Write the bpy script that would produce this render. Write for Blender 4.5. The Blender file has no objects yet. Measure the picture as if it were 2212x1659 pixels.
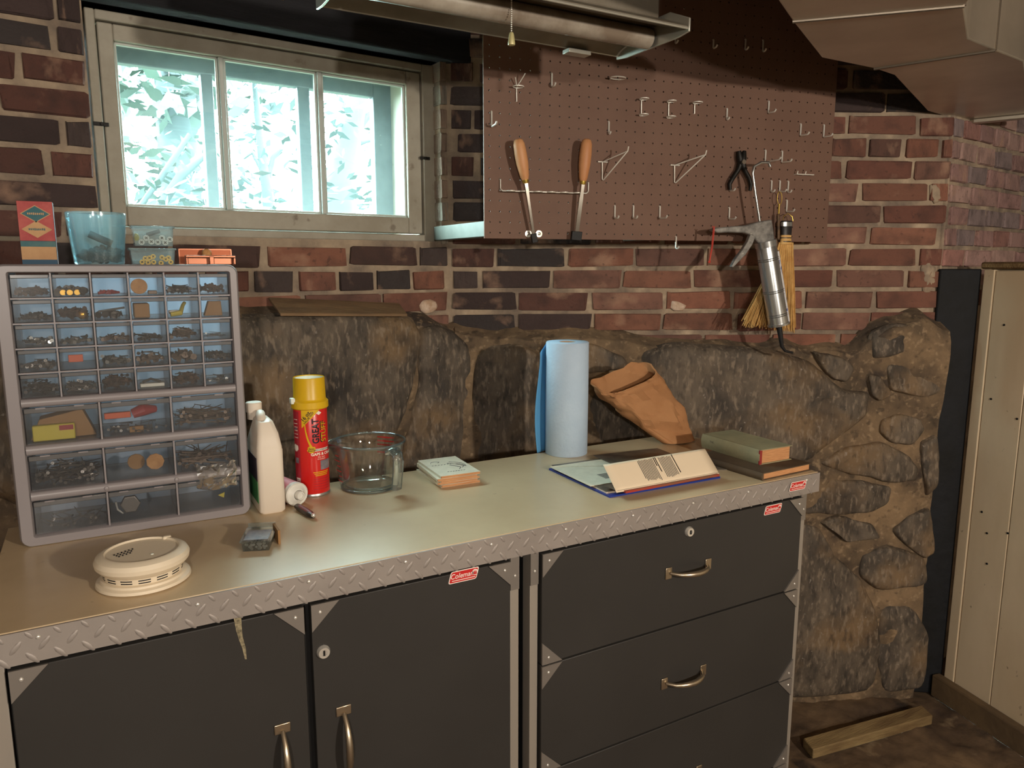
import bpy, bmesh, math, random
from mathutils import Vector, Matrix, noise

random.seed(7)
scene = bpy.context.scene
C = scene.collection
rad = math.radians

# ------------------------------------------------------------------ camera
IMG_W, IMG_H, FPX = 2212.0, 1659.0, 1600.0
CAM_Z = 1.36
YAW = rad(29.2)                          # clockwise from +Y
PITCH = math.atan((IMG_H / 2 - 575.0) / FPX)
cam_data = bpy.data.cameras.new('camera')
cam_data.sensor_width = 36.0
cam_data.lens = FPX / IMG_W * 36.0
cam_data.clip_start = 0.02
cam_data.clip_end = 200
cam = bpy.data.objects.new('camera', cam_data)
C.objects.link(cam)
cam.location = (0, 0, CAM_Z)
cam.rotation_euler = (rad(90) - PITCH, 0, -YAW)
scene.camera = cam

# ------------------------------------------------------------------ world, lamps, exposure
SKY_STRENGTH = 95.0
LAMP_POWER = 112.0
world = bpy.data.worlds.new('daylight')
scene.world = world
world.use_nodes = True
bgn = world.node_tree.nodes['Background']
bgn.inputs['Color'].default_value = (0.72, 0.97, 1.0, 1)
bgn.inputs['Strength'].default_value = SKY_STRENGTH

def light(name, kind, loc, power, col, size=0.05, rot=None, size_y=None, portal=False):
    d = bpy.data.lights.new(name, kind)
    d.color = col
    if kind == 'POINT':
        d.energy = power
        d.shadow_soft_size = size
    else:
        d.energy = power
        d.shape = 'RECTANGLE'
        d.size = size
        d.size_y = size_y or size
        if portal:
            d.cycles.is_portal = True
    o = bpy.data.objects.new(name, d)
    C.objects.link(o)
    o.location = loc
    if rot:
        o.rotation_euler = rot
    return o

# bare bulb on the basement ceiling, behind and to the right of the camera
light('bare_bulb', 'POINT', (0.95, -1.05, 1.58), LAMP_POWER, (1.0, 0.89, 0.75), 0.032)
# second bulb on the other side, behind the camera
light('second_bulb', 'POINT', (-0.46, -1.10, 1.53), LAMP_POWER * 0.62, (1.0, 0.92, 0.82), 0.032)
# daylight through the window in view: portal only guides the sky light
light('window_portal', 'AREA', (0.43, 2.23, 1.67), 1.0, (1, 1, 1), 0.86, (rad(-90), 0, rad(5.1)), 0.52, True)

vs = scene.view_settings
vs.view_transform = 'Standard'
vs.look = 'None'
vs.gamma = 1.0
vs.exposure = 0.0
vs.use_curve_mapping = False
cy = scene.cycles
cy.max_bounces = 10
cy.diffuse_bounces = 4
cy.glossy_bounces = 4
cy.transmission_bounces = 8
cy.transparent_max_bounces = 24
cy.caustics_reflective = False
cy.caustics_refractive = False
cy.sample_clamp_indirect = 4.0

# ------------------------------------------------------------------ measuring helpers (camera pixel -> place on a known surface)
BT = 0.9065                              # bench top height

def ray(px, py):
    u = (px - IMG_W / 2) / FPX
    v = (py - IMG_H / 2) / FPX
    fw = math.cos(PITCH) - v * math.sin(PITCH)
    up = -math.sin(PITCH) - v * math.cos(PITCH)
    s, c = math.sin(YAW), math.cos(YAW)
    return Vector((u * c + fw * s, -u * s + fw * c, up))

def at_z(px, py, z):
    r = ray(px, py)
    p = r * ((z - CAM_Z) / r.z)
    p.z += CAM_Z
    return p

def bench(px, py, h=0.0):
    return at_z(px, py, BT + h)

def at_y(px, py, y):
    r = ray(px, py)
    p = r * (y / r.y)
    p.z += CAM_Z
    return p

class Plane:
    """vertical plane through p0; a = angle of its run below +X (clockwise)"""
    def __init__(self, x, y, a):
        self.p0 = Vector((x, y, 0))
        self.a = a
        self.d = Vector((math.cos(a), -math.sin(a), 0))      # along, to the right
        self.n = Vector((-math.sin(a), -math.cos(a), 0))     # towards the room
    def px(self, px, py, off=0.0):
        r = ray(px, py)
        q = self.p0 + self.n * off
        p = r * (self.n.dot(q) / self.n.dot(r))
        p.z += CAM_Z
        return p
    def at(self, s, z, off=0.0):
        p = self.p0 + self.d * s + self.n * off
        p.z = z
        return p
    def s_of(self, p):
        return (Vector((p[0], p[1], 0)) - self.p0).dot(self.d)

WA = Plane(-0.06, 1.857, rad(-5.1))                      # brick wall with the window
WB = Plane(0.88, 1.941, math.atan(0.47))                 # brick wall behind the pegboard
WC = Plane(2.20, 1.320, rad(-8.4))                       # brick wall right of the corner
PB = Plane(0.838, 1.635, rad(12.53))                     # pegboard face

# ------------------------------------------------------------------ mesh builder
WM = {}

class MB:
    def __init__(self):
        self.v = []
        self.f = []
    def add(self, vs_, fs):
        b = len(self.v)
        self.v += [Vector(x) for x in vs_]
        self.f += [tuple(b + i for i in f) for f in fs]
        return self
    def box(self, lo, hi, m=None):
        x0, y0, z0 = lo
        x1, y1, z1 = hi
        vs_ = [Vector(p) for p in ((x0, y0, z0), (x1, y0, z0), (x1, y1, z0), (x0, y1, z0), (x0, y0, z1), (x1, y0, z1), (x1, y1, z1), (x0, y1, z1))]
        if m is not None:
            vs_ = [m @ p for p in vs_]
        return self.add(vs_, [(0, 3, 2, 1), (4, 5, 6, 7), (0, 1, 5, 4), (1, 2, 6, 5), (2, 3, 7, 6), (3, 0, 4, 7)])
    def hexa(self, pts):
        """8 points: bottom 4 ccw, top 4 ccw"""
        return self.add(pts, [(0, 3, 2, 1), (4, 5, 6, 7), (0, 1, 5, 4), (1, 2, 6, 5), (2, 3, 7, 6), (3, 0, 4, 7)])
    def prism(self, poly, ex):
        """poly: 3d points; ex: extrude vector"""
        n = len(poly)
        ex = Vector(ex)
        a = [Vector(p) for p in poly]
        b = [p + ex for p in a]
        fs = [tuple(range(n))[::-1], tuple(range(n, 2 * n))]
        fs += [(i, (i + 1) % n, n + (i + 1) % n, n + i) for i in range(n)]
        return self.add(a + b, fs)
    def face(self, poly):
        return self.add(poly, [tuple(range(len(poly)))])
    def rings(self, rings_, cap0=True, cap1=True, close=True):
        n = len(rings_[0])
        vs_ = [p for r in rings_ for p in r]
        fs = []
        for k in range(len(rings_) - 1):
            for i in range(n if close else n - 1):
                j = (i + 1) % n
                fs.append((k * n + i, k * n + j, (k + 1) * n + j, (k + 1) * n + i))
        if cap0:
            fs.append(tuple(range(n))[::-1])
        if cap1:
            fs.append(tuple((len(rings_) - 1) * n + i for i in range(n)))
        return self.add(vs_, fs)
    def cyl(self, p0, p1, r0, r1=None, n=16, cap=True):
        return self.tube([p0, p1], [r0, r0 if r1 is None else r1], n, cap)
    def tube(self, pts, r, n=8, cap=True):
        pts = [Vector(p) for p in pts]
        rr = r if isinstance(r, (list, tuple)) else [r] * len(pts)
        rings_ = []
        t = (pts[1] - pts[0]).normalized()
        u = t.orthogonal().normalized()
        for i, p in enumerate(pts):
            if i == 0:
                t = (pts[1] - pts[0]).normalized()
            elif i == len(pts) - 1:
                t = (pts[-1] - pts[-2]).normalized()
            else:
                t = ((pts[i + 1] - p).normalized() + (p - pts[i - 1]).normalized())
                t = t.normalized() if t.length > 1e-6 else (pts[i + 1] - p).normalized()
            u = (u - t * u.dot(t))
            u = u.normalized() if u.length > 1e-6 else t.orthogonal().normalized()
            w = t.cross(u)
            rings_.append([p + (u * math.cos(2 * math.pi * k / n) + w * math.sin(2 * math.pi * k / n)) * rr[i] for k in range(n)])
        return self.rings(rings_, cap, cap)
    def lathe(self, prof, c=(0, 0, 0), n=32, cap0=True, cap1=True, m=None):
        c = Vector(c)
        rings_ = []
        for r, z in prof:
            ring = [Vector((r * math.cos(2 * math.pi * k / n), r * math.sin(2 * math.pi * k / n), z)) for k in range(n)]
            if m is not None:
                ring = [m @ p for p in ring]
            rings_.append([c + p for p in ring])
        return self.rings(rings_, cap0, cap1)
    def ball(self, c, rx, ry=None, rz=None, n=10, m=5, mat=None):
        ry = rx if ry is None else ry
        rz = rx if rz is None else rz
        rings_ = []
        for j in range(1, m):
            a = math.pi * j / m
            rings_.append([Vector((rx * math.sin(a) * math.cos(2 * math.pi * k / n), ry * math.sin(a) * math.sin(2 * math.pi * k / n), -rz * math.cos(a))) for k in range(n)])
        if mat is not None:
            rings_ = [[mat @ p for p in r] for r in rings_]
        c = Vector(c)
        return self.rings([[c + p for p in r] for r in rings_])
    def grid(self, fn, nu, nv):
        vs_ = [fn(i / nu, j / nv) for j in range(nv + 1) for i in range(nu + 1)]
        fs = [(j * (nu + 1) + i, j * (nu + 1) + i + 1, (j + 1) * (nu + 1) + i + 1, (j + 1) * (nu + 1) + i) for j in range(nv) for i in range(nu)]
        return self.add(vs_, fs)
    def jitter(self, amp, scale=30.0, seed=0.0):
        for p in self.v:
            q = p * scale + Vector((seed, seed * 1.7, seed * .3))
            p += noise.noise_vector(q) * amp
        return self
    def apply(self, m):
        self.v = [m @ p for p in self.v]
        return self
    def mesh(self, name, sm=35):
        me = bpy.data.meshes.new(name)
        me.from_pydata([tuple(p) for p in self.v], [], self.f)
        if sm:
            me.polygons.foreach_set('use_smooth', [True] * len(me.polygons))
            me.set_sharp_from_angle(angle=rad(sm))
        me.update()
        return me
    def build(self, name, mat, parent=None, sm=35, bev=0.0, seg=2, local=False, fix=True):
        if parent is not None and not local:
            inv = WM[parent].inverted()
            self.v = [inv @ p for p in self.v]
        me = self.mesh(name, sm)
        if fix:
            bm = bmesh.new()
            bm.from_mesh(me)
            bmesh.ops.recalc_face_normals(bm, faces=bm.faces)
            bm.to_mesh(me)
            bm.free()
        if mat is not None:
            me.materials.append(M[mat] if isinstance(mat, str) else mat)
        o = bpy.data.objects.new(name, me)
        C.objects.link(o)
        WM[o] = Matrix.Identity(4)
        if parent is not None:
            o.parent = parent
            WM[o] = WM[parent]
        if bev:
            md = o.modifiers.new('bevel', 'BEVEL')
            md.width = bev
            md.segments = seg
            md.limit_method = 'ANGLE'
            md.angle_limit = rad(40)
        return o

def empty(name, label, cat, loc=(0, 0, 0), rz=0.0, group=None):
    o = bpy.data.objects.new(name, None)
    o.empty_display_size = 0.03
    C.objects.link(o)
    o.location = loc
    o.rotation_euler = (0, 0, rz)
    WM[o] = Matrix.Translation(Vector(loc)) @ Matrix.Rotation(rz, 4, 'Z')
    return tag(o, label, cat, group)

def tag(o, label, cat, group=None, kind=None):
    if label:
        o['label'] = label
    if cat:
        o['category'] = cat
    if group:
        o['group'] = group
    if kind:
        o['kind'] = kind
    return o

def struct(o, label=None):
    o['kind'] = 'structure'
    if label:
        o['label'] = label
    return o

def basis(o, x, y, z):
    """matrix with columns x,y,z and origin o"""
    return Matrix(((x[0], y[0], z[0], o[0]), (x[1], y[1], z[1], o[1]), (x[2], y[2], z[2], o[2]), (0, 0, 0, 1)))

def text_mb(s, size, off=0.0, shear=0.0, sx=1.0, align='CENTER', thick=0.0):
    """lettering as flat mesh in the XZ plane (facing -Y)"""
    cu = bpy.data.curves.new('lettering', 'FONT')
    cu.body = s
    cu.size = size
    cu.align_x = align
    cu.align_y = 'CENTER'
    cu.offset = off
    cu.shear = shear
    cu.resolution_u = 3
    cu.fill_mode = 'FRONT'
    o = bpy.data.objects.new('lettering', cu)
    C.objects.link(o)
    dg = bpy.context.evaluated_depsgraph_get()
    me = bpy.data.meshes.new_from_object(o.evaluated_get(dg))
    b = MB()
    b.add([Vector((v.co.x * sx, 0, v.co.y)) for v in me.vertices], [tuple(p.vertices) for p in me.polygons])
    bpy.data.objects.remove(o)
    bpy.data.meshes.remove(me)
    bpy.data.curves.remove(cu)
    return b

# ------------------------------------------------------------------ materials
M = {}

def L(h):
    """sRGB 0..255 triple -> linear"""
    return tuple((x / 255 / 12.92) if x <= 10 else ((x / 255 + .055) / 1.055) ** 2.4 for x in h)

def mat(name, col, rough=0.6, metal=0.0, col2=None, ns=6.0, lo=.35, hi=.65, bump=0.0, bs=40.0, spec=0.5, coat=0.0, stretch=None, rnd=False, det=6.0, trans=0.0, alpha=1.0, ior=1.45, sheen=0.0):
    m = bpy.data.materials.new(name)
    m.use_nodes = True
    nt = m.node_tree
    bs_ = nt.nodes['Principled BSDF']
    bs_.inputs['Base Color'].default_value = (*col, 1)
    bs_.inputs['Roughness'].default_value = rough
    bs_.inputs['Metallic'].default_value = metal
    bs_.inputs['Specular IOR Level'].default_value = spec
    bs_.inputs['Coat Weight'].default_value = coat
    bs_.inputs['Transmission Weight'].default_value = trans
    bs_.inputs['Alpha'].default_value = alpha
    bs_.inputs['IOR'].default_value = ior
    if col2 is not None or bump:
        tc = nt.nodes.new('ShaderNodeTexCoord')
        mp = nt.nodes.new('ShaderNodeMapping')
        nt.links.new(tc.outputs['Object'], mp.inputs['Vector'])
        if stretch:
            mp.inputs['Scale'].default_value = stretch
        if rnd:
            oi = nt.nodes.new('ShaderNodeObjectInfo')
            mu = nt.nodes.new('ShaderNodeMath')
            mu.operation = 'MULTIPLY'
            mu.inputs[1].default_value = 37.0
            nt.links.new(oi.outputs['Random'], mu.inputs[0])
            nt.links.new(mu.outputs[0], mp.inputs['Location'])
    if col2 is not None:
        nz = nt.nodes.new('ShaderNodeTexNoise')
        nz.inputs['Scale'].default_value = ns
        nz.inputs['Detail'].default_value = det
        nz.inputs['Roughness'].default_value = .62
        nt.links.new(mp.outputs['Vector'], nz.inputs['Vector'])
        cr = nt.nodes.new('ShaderNodeValToRGB')
        cr.color_ramp.elements[0].position = lo
        cr.color_ramp.elements[0].color = (*col, 1)
        cr.color_ramp.elements[1].position = hi
        cr.color_ramp.elements[1].color = (*col2, 1)
        nt.links.new(nz.outputs['Fac'], cr.inputs['Fac'])
        nt.links.new(cr.outputs['Color'], bs_.inputs['Base Color'])
    if bump:
        n2 = nt.nodes.new('ShaderNodeTexNoise')
        n2.inputs['Scale'].default_value = bs
        n2.inputs['Detail'].default_value = 8.0
        nt.links.new(mp.outputs['Vector'], n2.inputs['Vector'])
        bp = nt.nodes.new('ShaderNodeBump')
        bp.inputs['Strength'].default_value = bump
        bp.inputs['Distance'].default_value = 0.004
        nt.links.new(n2.outputs['Fac'], bp.inputs['Height'])
        nt.links.new(bp.outputs['Normal'], bs_.inputs['Normal'])
    M[name] = m
    return m

def mix_in(name, col, ns, lo, hi, amt=1.0, seed=0.0, det=5.0, stretch=None, rough=None):
    """add another layer of blotches of colour over the base colour of material `name`"""
    m = M[name]
    nt = m.node_tree
    b = nt.nodes['Principled BSDF']
    tc = nt.nodes.new('ShaderNodeTexCoord')
    mp = nt.nodes.new('ShaderNodeMapping')
    mp.inputs['Location'].default_value = (seed, seed * .7, seed * 1.3)
    if stretch:
        mp.inputs['Scale'].default_value = stretch
    nt.links.new(tc.outputs['Object'], mp.inputs['Vector'])
    nz = nt.nodes.new('ShaderNodeTexNoise')
    nz.inputs['Scale'].default_value = ns
    nz.inputs['Detail'].default_value = det
    nt.links.new(mp.outputs['Vector'], nz.inputs['Vector'])
    mr = nt.nodes.new('ShaderNodeMapRange')
    mr.inputs['From Min'].default_value = lo
    mr.inputs['From Max'].default_value = hi
    mr.inputs['To Max'].default_value = amt
    nt.links.new(nz.outputs['Fac'], mr.inputs['Value'])
    mx = nt.nodes.new('ShaderNodeMix')
    mx.data_type = 'RGBA'
    nt.links.new(mr.outputs['Result'], mx.inputs['Factor'])
    ci = b.inputs['Base Color']
    if ci.is_linked:
        nt.links.new(ci.links[0].from_socket, mx.inputs['A'])
    else:
        mx.inputs['A'].default_value = ci.default_value
    mx.inputs['B'].default_value = (*col, 1)
    nt.links.new(mx.outputs['Result'], ci)

def glass(name, tint, refl=0.10, rough=0.03, milk=0.0, milkcol=(.8, .85, .85), opaque=0.0, edge=0.5):
    """thin clear sheet: transparent + fresnel gloss (+ milky film)"""
    m = bpy.data.materials.new(name)
    m.use_nodes = True
    nt = m.node_tree
    for n in list(nt.nodes):
        if n.type == 'BSDF_PRINCIPLED':
            nt.nodes.remove(n)
    out = [n for n in nt.nodes if n.type == 'OUTPUT_MATERIAL'][0]
    tr = nt.nodes.new('ShaderNodeBsdfTransparent')
    tr.inputs['Color'].default_value = (*tint, 1)
    gl = nt.nodes.new('ShaderNodeBsdfGlossy')
    gl.inputs['Roughness'].default_value = rough
    fr = nt.nodes.new('ShaderNodeLayerWeight')
    fr.inputs['Blend'].default_value = edge
    mr = nt.nodes.new('ShaderNodeMapRange')
    mr.inputs['To Min'].default_value = refl * .45
    mr.inputs['To Max'].default_value = min(1.0, refl * 5)
    nt.links.new(fr.outputs['Fresnel'], mr.inputs['Value'])
    mx = nt.nodes.new('ShaderNodeMixShader')
    nt.links.new(mr.outputs['Result'], mx.inputs['Fac'])
    nt.links.new(tr.outputs[0], mx.inputs[1])
    nt.links.new(gl.outputs[0], mx.inputs[2])
    last = mx
    if milk:
        df = nt.nodes.new('ShaderNodeBsdfDiffuse')
        df.inputs['Color'].default_value = (*milkcol, 1)
        tl = nt.nodes.new('ShaderNodeBsdfTranslucent')
        tl.inputs['Color'].default_value = (*milkcol, 1)
        m1 = nt.nodes.new('ShaderNodeMixShader')
        m1.inputs['Fac'].default_value = .5
        nt.links.new(df.outputs[0], m1.inputs[1])
        nt.links.new(tl.outputs[0], m1.inputs[2])
        m2 = nt.nodes.new('ShaderNodeMixShader')
        m2.inputs['Fac'].default_value = milk
        nt.links.new(mx.outputs[0], m2.inputs[1])
        nt.links.new(m1.outputs[0], m2.inputs[2])
        last = m2
    nt.links.new(last.outputs[0], out.inputs['Surface'])
    M[name] = m
    return m
# ------------------------------------------------------------------ surface materials
mat('mortar', L((176, 156, 132)), .95, col2=L((120, 106, 94)), ns=9, bump=.7, bs=60)
mix_in('mortar', L((196, 176, 150)), 14, .58, .72, .8, 3)
mat('mortar_sand', L((144, 120, 92)), .95, col2=L((82, 70, 57)), ns=7, lo=.32, hi=.66, bump=1.0, bs=45)
mix_in('mortar_sand', L((58, 50, 46)), 5, .50, .66, .9, 5)
mix_in('mortar_sand', L((170, 146, 116)), 55, .56, .68, .5, 8)
mix_in('mortar_sand', L((52, 44, 38)), 40, .58, .68, .55, 18)
mat('stone', L((72, 65, 58)), .72, col2=L((122, 108, 92)), ns=16, lo=.36, hi=.78, bump=1.0, bs=70, rnd=True, stretch=(1, 1, .5), spec=.4)
mix_in('stone', L((128, 104, 76)), 4.5, .50, .64, .8, 9)
mix_in('stone', L((44, 40, 38)), 6, .55, .7, .8, 19)
mix_in('stone', L((150, 134, 116)), 95, .53, .66, .5, 12, stretch=(1, 1, .35))
mix_in('stone', L((38, 34, 32)), 60, .56, .68, .5, 22, stretch=(1, 1, .4))
mix_in('stone', L((160, 150, 140)), 80, .68, .74, .6, 2)
mat('plaster', L((225, 205, 188)), .9, col2=L((180, 150, 125)), ns=30, bump=.6, bs=80)
mat('joist_wood', L((34, 34, 38)), .85, col2=L((20, 20, 24)), ns=5, bump=.4, stretch=(1, 8, 8))
mat('painted_wood', L((172, 166, 152)), .62, col2=L((150, 142, 126)), ns=7, bump=.25, bs=30)
mix_in('painted_wood', L((98, 84, 70)), 26, .66, .74, .6, 4)
mat('putty', L((190, 196, 190)), .5)
mat('storm_paint', L((84, 92, 98)), .6, col2=L((66, 72, 78)), ns=12)
mat('partition_paint', L((216, 198, 170)), .5, col2=L((198, 178, 148)), ns=3, bump=.2, bs=20, stretch=(1, 1, .4))
mix_in('partition_paint', L((110, 92, 72)), 40, .70, .76, .7, 1)
mat('baseboard_wood', L((112, 92, 66)), .75, col2=L((84, 68, 50)), ns=5, bump=.5)
mat('near_black', L((8, 9, 11)), .75, col2=L((18, 21, 27)), ns=12, bump=.7, bs=30)
mat('cellar_floor', L((116, 94, 70)), .92, col2=L((62, 48, 38)), ns=4.5, lo=.34, hi=.66, bump=1.0, bs=35)
mix_in('cellar_floor', L((34, 28, 26)), 7, .58, .68, .8, 6)
mix_in('cellar_floor', L((160, 140, 112)), 11, .62, .72, .6, 16)
mat('floor_board_wood', L((150, 128, 88)), .8, col2=L((104, 82, 54)), ns=4, bump=.5, stretch=(1, 6, 6))
mat('plain_wall', L((206, 198, 186)), .95, col2=L((186, 176, 162)), ns=3)
mat('ceiling_wood', L((150, 134, 116)), .9, col2=L((124, 108, 92)), ns=4)
mat('old_board', L((136, 108, 78)), .85, col2=L((108, 86, 64)), ns=6, bump=.5, stretch=(1, 5, 5))
mat('iron', L((40, 38, 36)), .6, .5)
glass('window_glass', (.95, .985, .98), .06, .02, .024, (.7, .95, .95))
mat('outside_ground', L((60, 70, 50)), .95, col2=L((40, 46, 30)), ns=2)

bm_ = bpy.data.materials.new('brick')
bm_.use_nodes = True
nt = bm_.node_tree
bp_ = nt.nodes['Principled BSDF']
bp_.inputs['Roughness'].default_value = .9
oi = nt.nodes.new('ShaderNodeObjectInfo')
tc = nt.nodes.new('ShaderNodeTexCoord')
mp = nt.nodes.new('ShaderNodeMapping')
mu = nt.nodes.new('ShaderNodeMath'); mu.operation = 'MULTIPLY'; mu.inputs[1].default_value = 53
nt.links.new(oi.outputs['Random'], mu.inputs[0])
nt.links.new(mu.outputs[0], mp.inputs['Location'])
nt.links.new(tc.outputs['Object'], mp.inputs['Vector'])
mp.inputs['Scale'].default_value = (.2, .1, .062)
def _nz(scale, det=6):
    n = nt.nodes.new('ShaderNodeTexNoise')
    n.inputs['Scale'].default_value = scale
    n.inputs['Detail'].default_value = det
    nt.links.new(mp.outputs['Vector'], n.inputs['Vector'])
    return n
def _mix(a, fac, lo, hi, amt, col):
    r = nt.nodes.new('ShaderNodeMapRange')
    r.inputs['From Min'].default_value = lo
    r.inputs['From Max'].default_value = hi
    r.inputs['To Max'].default_value = amt
    nt.links.new(fac, r.inputs['Value'])
    x = nt.nodes.new('ShaderNodeMix'); x.data_type = 'RGBA'
    nt.links.new(r.outputs['Result'], x.inputs['Factor'])
    nt.links.new(a, x.inputs['A'])
    x.inputs['B'].default_value = (*col, 1)
    return x.outputs['Result']
c_ = _mix(oi.outputs['Color'], _nz(16).outputs['Fac'], .45, .75, .55, L((48, 38, 36)))
c_ = _mix(c_, _nz(9).outputs['Fac'], .58, .72, .55, L((176, 140, 116)))
c_ = _mix(c_, _nz(60).outputs['Fac'], .62, .7, .5, L((60, 44, 40)))
nt.links.new(c_, bp_.inputs['Base Color'])
n2 = _nz(90, 8)
bu = nt.nodes.new('ShaderNodeBump'); bu.inputs['Strength'].default_value = .8; bu.inputs['Distance'].default_value = .004
nt.links.new(n2.outputs['Fac'], bu.inputs['Height'])
nt.links.new(bu.outputs['Normal'], bp_.inputs['Normal'])
M['brick'] = bm_

# ------------------------------------------------------------------ room shell
CEIL = 2.12
def slab(b, pl, s0, s1, z0, z1, front=0.0, back=-0.25):
    P = [pl.at(s, 0, o) for s, o in ((s0, front), (s1, front), (s1, back), (s0, back))]
    b.hexa([Vector((p.x, p.y, z0)) for p in P] + [Vector((p.x, p.y, z1)) for p in P])

sW0, sW1 = WA.s_of((0.018, 1.9, 0)), WA.s_of((0.866, 1.9, 0))       # window opening along wall A
zW0, zW1 = 1.428, 1.905
sA1 = WA.s_of((0.88, 1.941, 0))
sB1 = WB.s_of((2.20, 1.32, 0))
b = MB()
slab(b, WA, -1.6, sW0, 0, CEIL, -.007)
slab(b, WA, sW0, sW1, 0, zW0, -.007)
slab(b, WA, sW0, sW1, zW1, CEIL, -.007)
slab(b, WA, sW1, sA1 + .02, 0, CEIL, -.007)
slab(b, WB, -.02, sB1 + .004, 0, CEIL, -.007)
slab(b, WC, -.004, 1.6, 0, CEIL, -.007)
wall_back = struct(b.build('wall_back', 'mortar', sm=0), 'old brick cellar wall with pale crumbling mortar joints')

# bricks ----------------------------------------------------------------------------
def brick_mesh(seed):
    bmx = bmesh.new()
    bmesh.ops.create_cube(bmx, size=1.0)
    bmesh.ops.bevel(bmx, geom=list(bmx.edges), offset=.045, segments=1, affect='EDGES')
    rng = random.Random(seed)
    for v in bmx.verts:
        v.co.x += rng.uniform(-.018, .018)
        v.co.y += rng.uniform(-.04, .04)
        v.co.z += rng.uniform(-.055, .055)
    me = bpy.data.meshes.new('brick')
    bmx.to_mesh(me)
    bmx.free()
    me.materials.append(M['brick'])
    return me
BRICKS = [brick_mesh(i) for i in range(9)]
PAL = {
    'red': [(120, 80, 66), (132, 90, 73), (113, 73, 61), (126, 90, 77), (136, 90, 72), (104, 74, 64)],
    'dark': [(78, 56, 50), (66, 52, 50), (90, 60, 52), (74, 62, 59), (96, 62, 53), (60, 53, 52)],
    'pink': [(168, 134, 126), (154, 120, 114), (174, 142, 132), (140, 122, 120), (160, 116, 106)],  # brick tone made paler and pinker for the different light beyond the corner
    'white': [(176, 166, 150), (160, 150, 136), (150, 128, 112)],
}
def put_brick(pl, s0, s1, z0, z1, pal, proud=.0, depth=.06):
    o = bpy.data.objects.new('brick', random.choice(BRICKS))
    C.objects.link(o)
    o.parent = wall_back
    c = pl.at((s0 + s1) / 2, (z0 + z1) / 2, proud - depth / 2)
    o.location = c
    o.rotation_euler = (random.uniform(-.01, .01), random.uniform(-.008, .008), -pl.a + random.uniform(-.01, .01))
    o.scale = ((s1 - s0), depth, (z1 - z0))
    col = L(random.choice(PAL[pal]))
    k = random.uniform(.8, 1.15)
    o.color = (*[min(1, x * k) for x in col], 1)
    return o

CP, J = .0622, .0130
Z0 = CAM_Z - .006
def course(pl, s0, s1, k, pal, seed, header=False, ln=None):
    rng = random.Random(seed * 131 + k * 17)
    z0 = Z0 + k * CP + J / 2
    z1 = z0 + CP - J
    ln = ln or (.094 if header else .197)
    s = s0 - rng.uniform(0, ln)
    while s < s1:
        l = ln * rng.uniform(.94, 1.05)
        a, e = max(s, s0), min(s + l, s1)
        if e - a > .022:
            dz = rng.uniform(-.0015, .0015)
            p = pal(a, e, k) if callable(pal) else pal
            if p:
                put_brick(pl, a, e, z0 + dz, z1 + dz, p, rng.uniform(0, .004))
        s += l + J * rng.uniform(.8, 1.4)

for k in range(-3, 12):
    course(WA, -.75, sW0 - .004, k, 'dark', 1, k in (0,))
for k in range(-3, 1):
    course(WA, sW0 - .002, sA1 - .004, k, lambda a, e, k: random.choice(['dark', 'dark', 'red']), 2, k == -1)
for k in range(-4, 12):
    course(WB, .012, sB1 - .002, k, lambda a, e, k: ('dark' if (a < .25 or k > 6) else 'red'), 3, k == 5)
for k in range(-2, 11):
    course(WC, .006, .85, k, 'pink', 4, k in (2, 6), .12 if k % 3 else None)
# pale brick ends of the window reveal, facing the window
REV = Plane(.868, 1.99, rad(90 - 5.1))
for k in range(1, 9):
    z0 = Z0 + k * CP + J / 2
    o = put_brick(WA, sW1 - .004, sW1 + .016, z0, z0 + CP - J, 'white', .004, .075)

# fieldstone foundation --------------------------------------------------------------
def top_z(px):
    pts = [(-200, 1.24), (300, 1.24), (860, 1.235), (930, 1.20), (1000, 1.165), (1080, 1.15), (1200, 1.155), (1350, 1.15), (1450, 1.13), (1600, 1.125), (1750, 1.115), (1850, 1.11), (1885, 1.15), (1930, 1.19), (2000, 1.20), (2040, 1.17), (2600, 1.17)]
    for (a, za), (c, zc) in zip(pts, pts[1:]):
        if px <= c:
            return za + (zc - za) * (px - a) / (c - a)
    return 1.17
def to_px(p):
    s, c = math.sin(YAW), math.cos(YAW)
    xc = p.x * c - p.y * s
    z = p.x * s + p.y * c
    up = p.z - CAM_Z
    fw = z * math.cos(PITCH) - up * math.sin(PITCH)
    return IMG_W / 2 + FPX * xc / fw
FOFF = .055
def found(u, v):
    Ltot = (sA1 + .75) + sB1
    t = u * Ltot
    if t < sA1 + .75:
        pl, s = WA, t - .75
    else:
        pl, s = WB, t - (sA1 + .75)
    q = pl.at(s, 1.15, FOFF)
    zt = top_z(to_px(q)) + .018 * noise.noise(Vector((t * 14, 3.3, 0)))
    if v < .86:
        z = zt * v / .86
        off = FOFF
    else:
        w = (v - .86) / .14
        z = zt + .034 * w
        off = FOFF * (1 - w) - .012 * w
    n = noise.fractal(Vector((t * 5, z * 5, 1.7)), 1.0, 2.0, 4) * .016
    off += n * (1 if v < .9 else .5) + .012 * noise.noise(Vector((t * 2.2, z * 2.2, 9)))
    return pl.at(s, z, off)
b = MB()
b.grid(found, 190, 80)
wall_found = struct(b.build('wall_foundation', 'mortar_sand', sm=60), 'fieldstone foundation bedded in sandy tan mortar')

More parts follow.
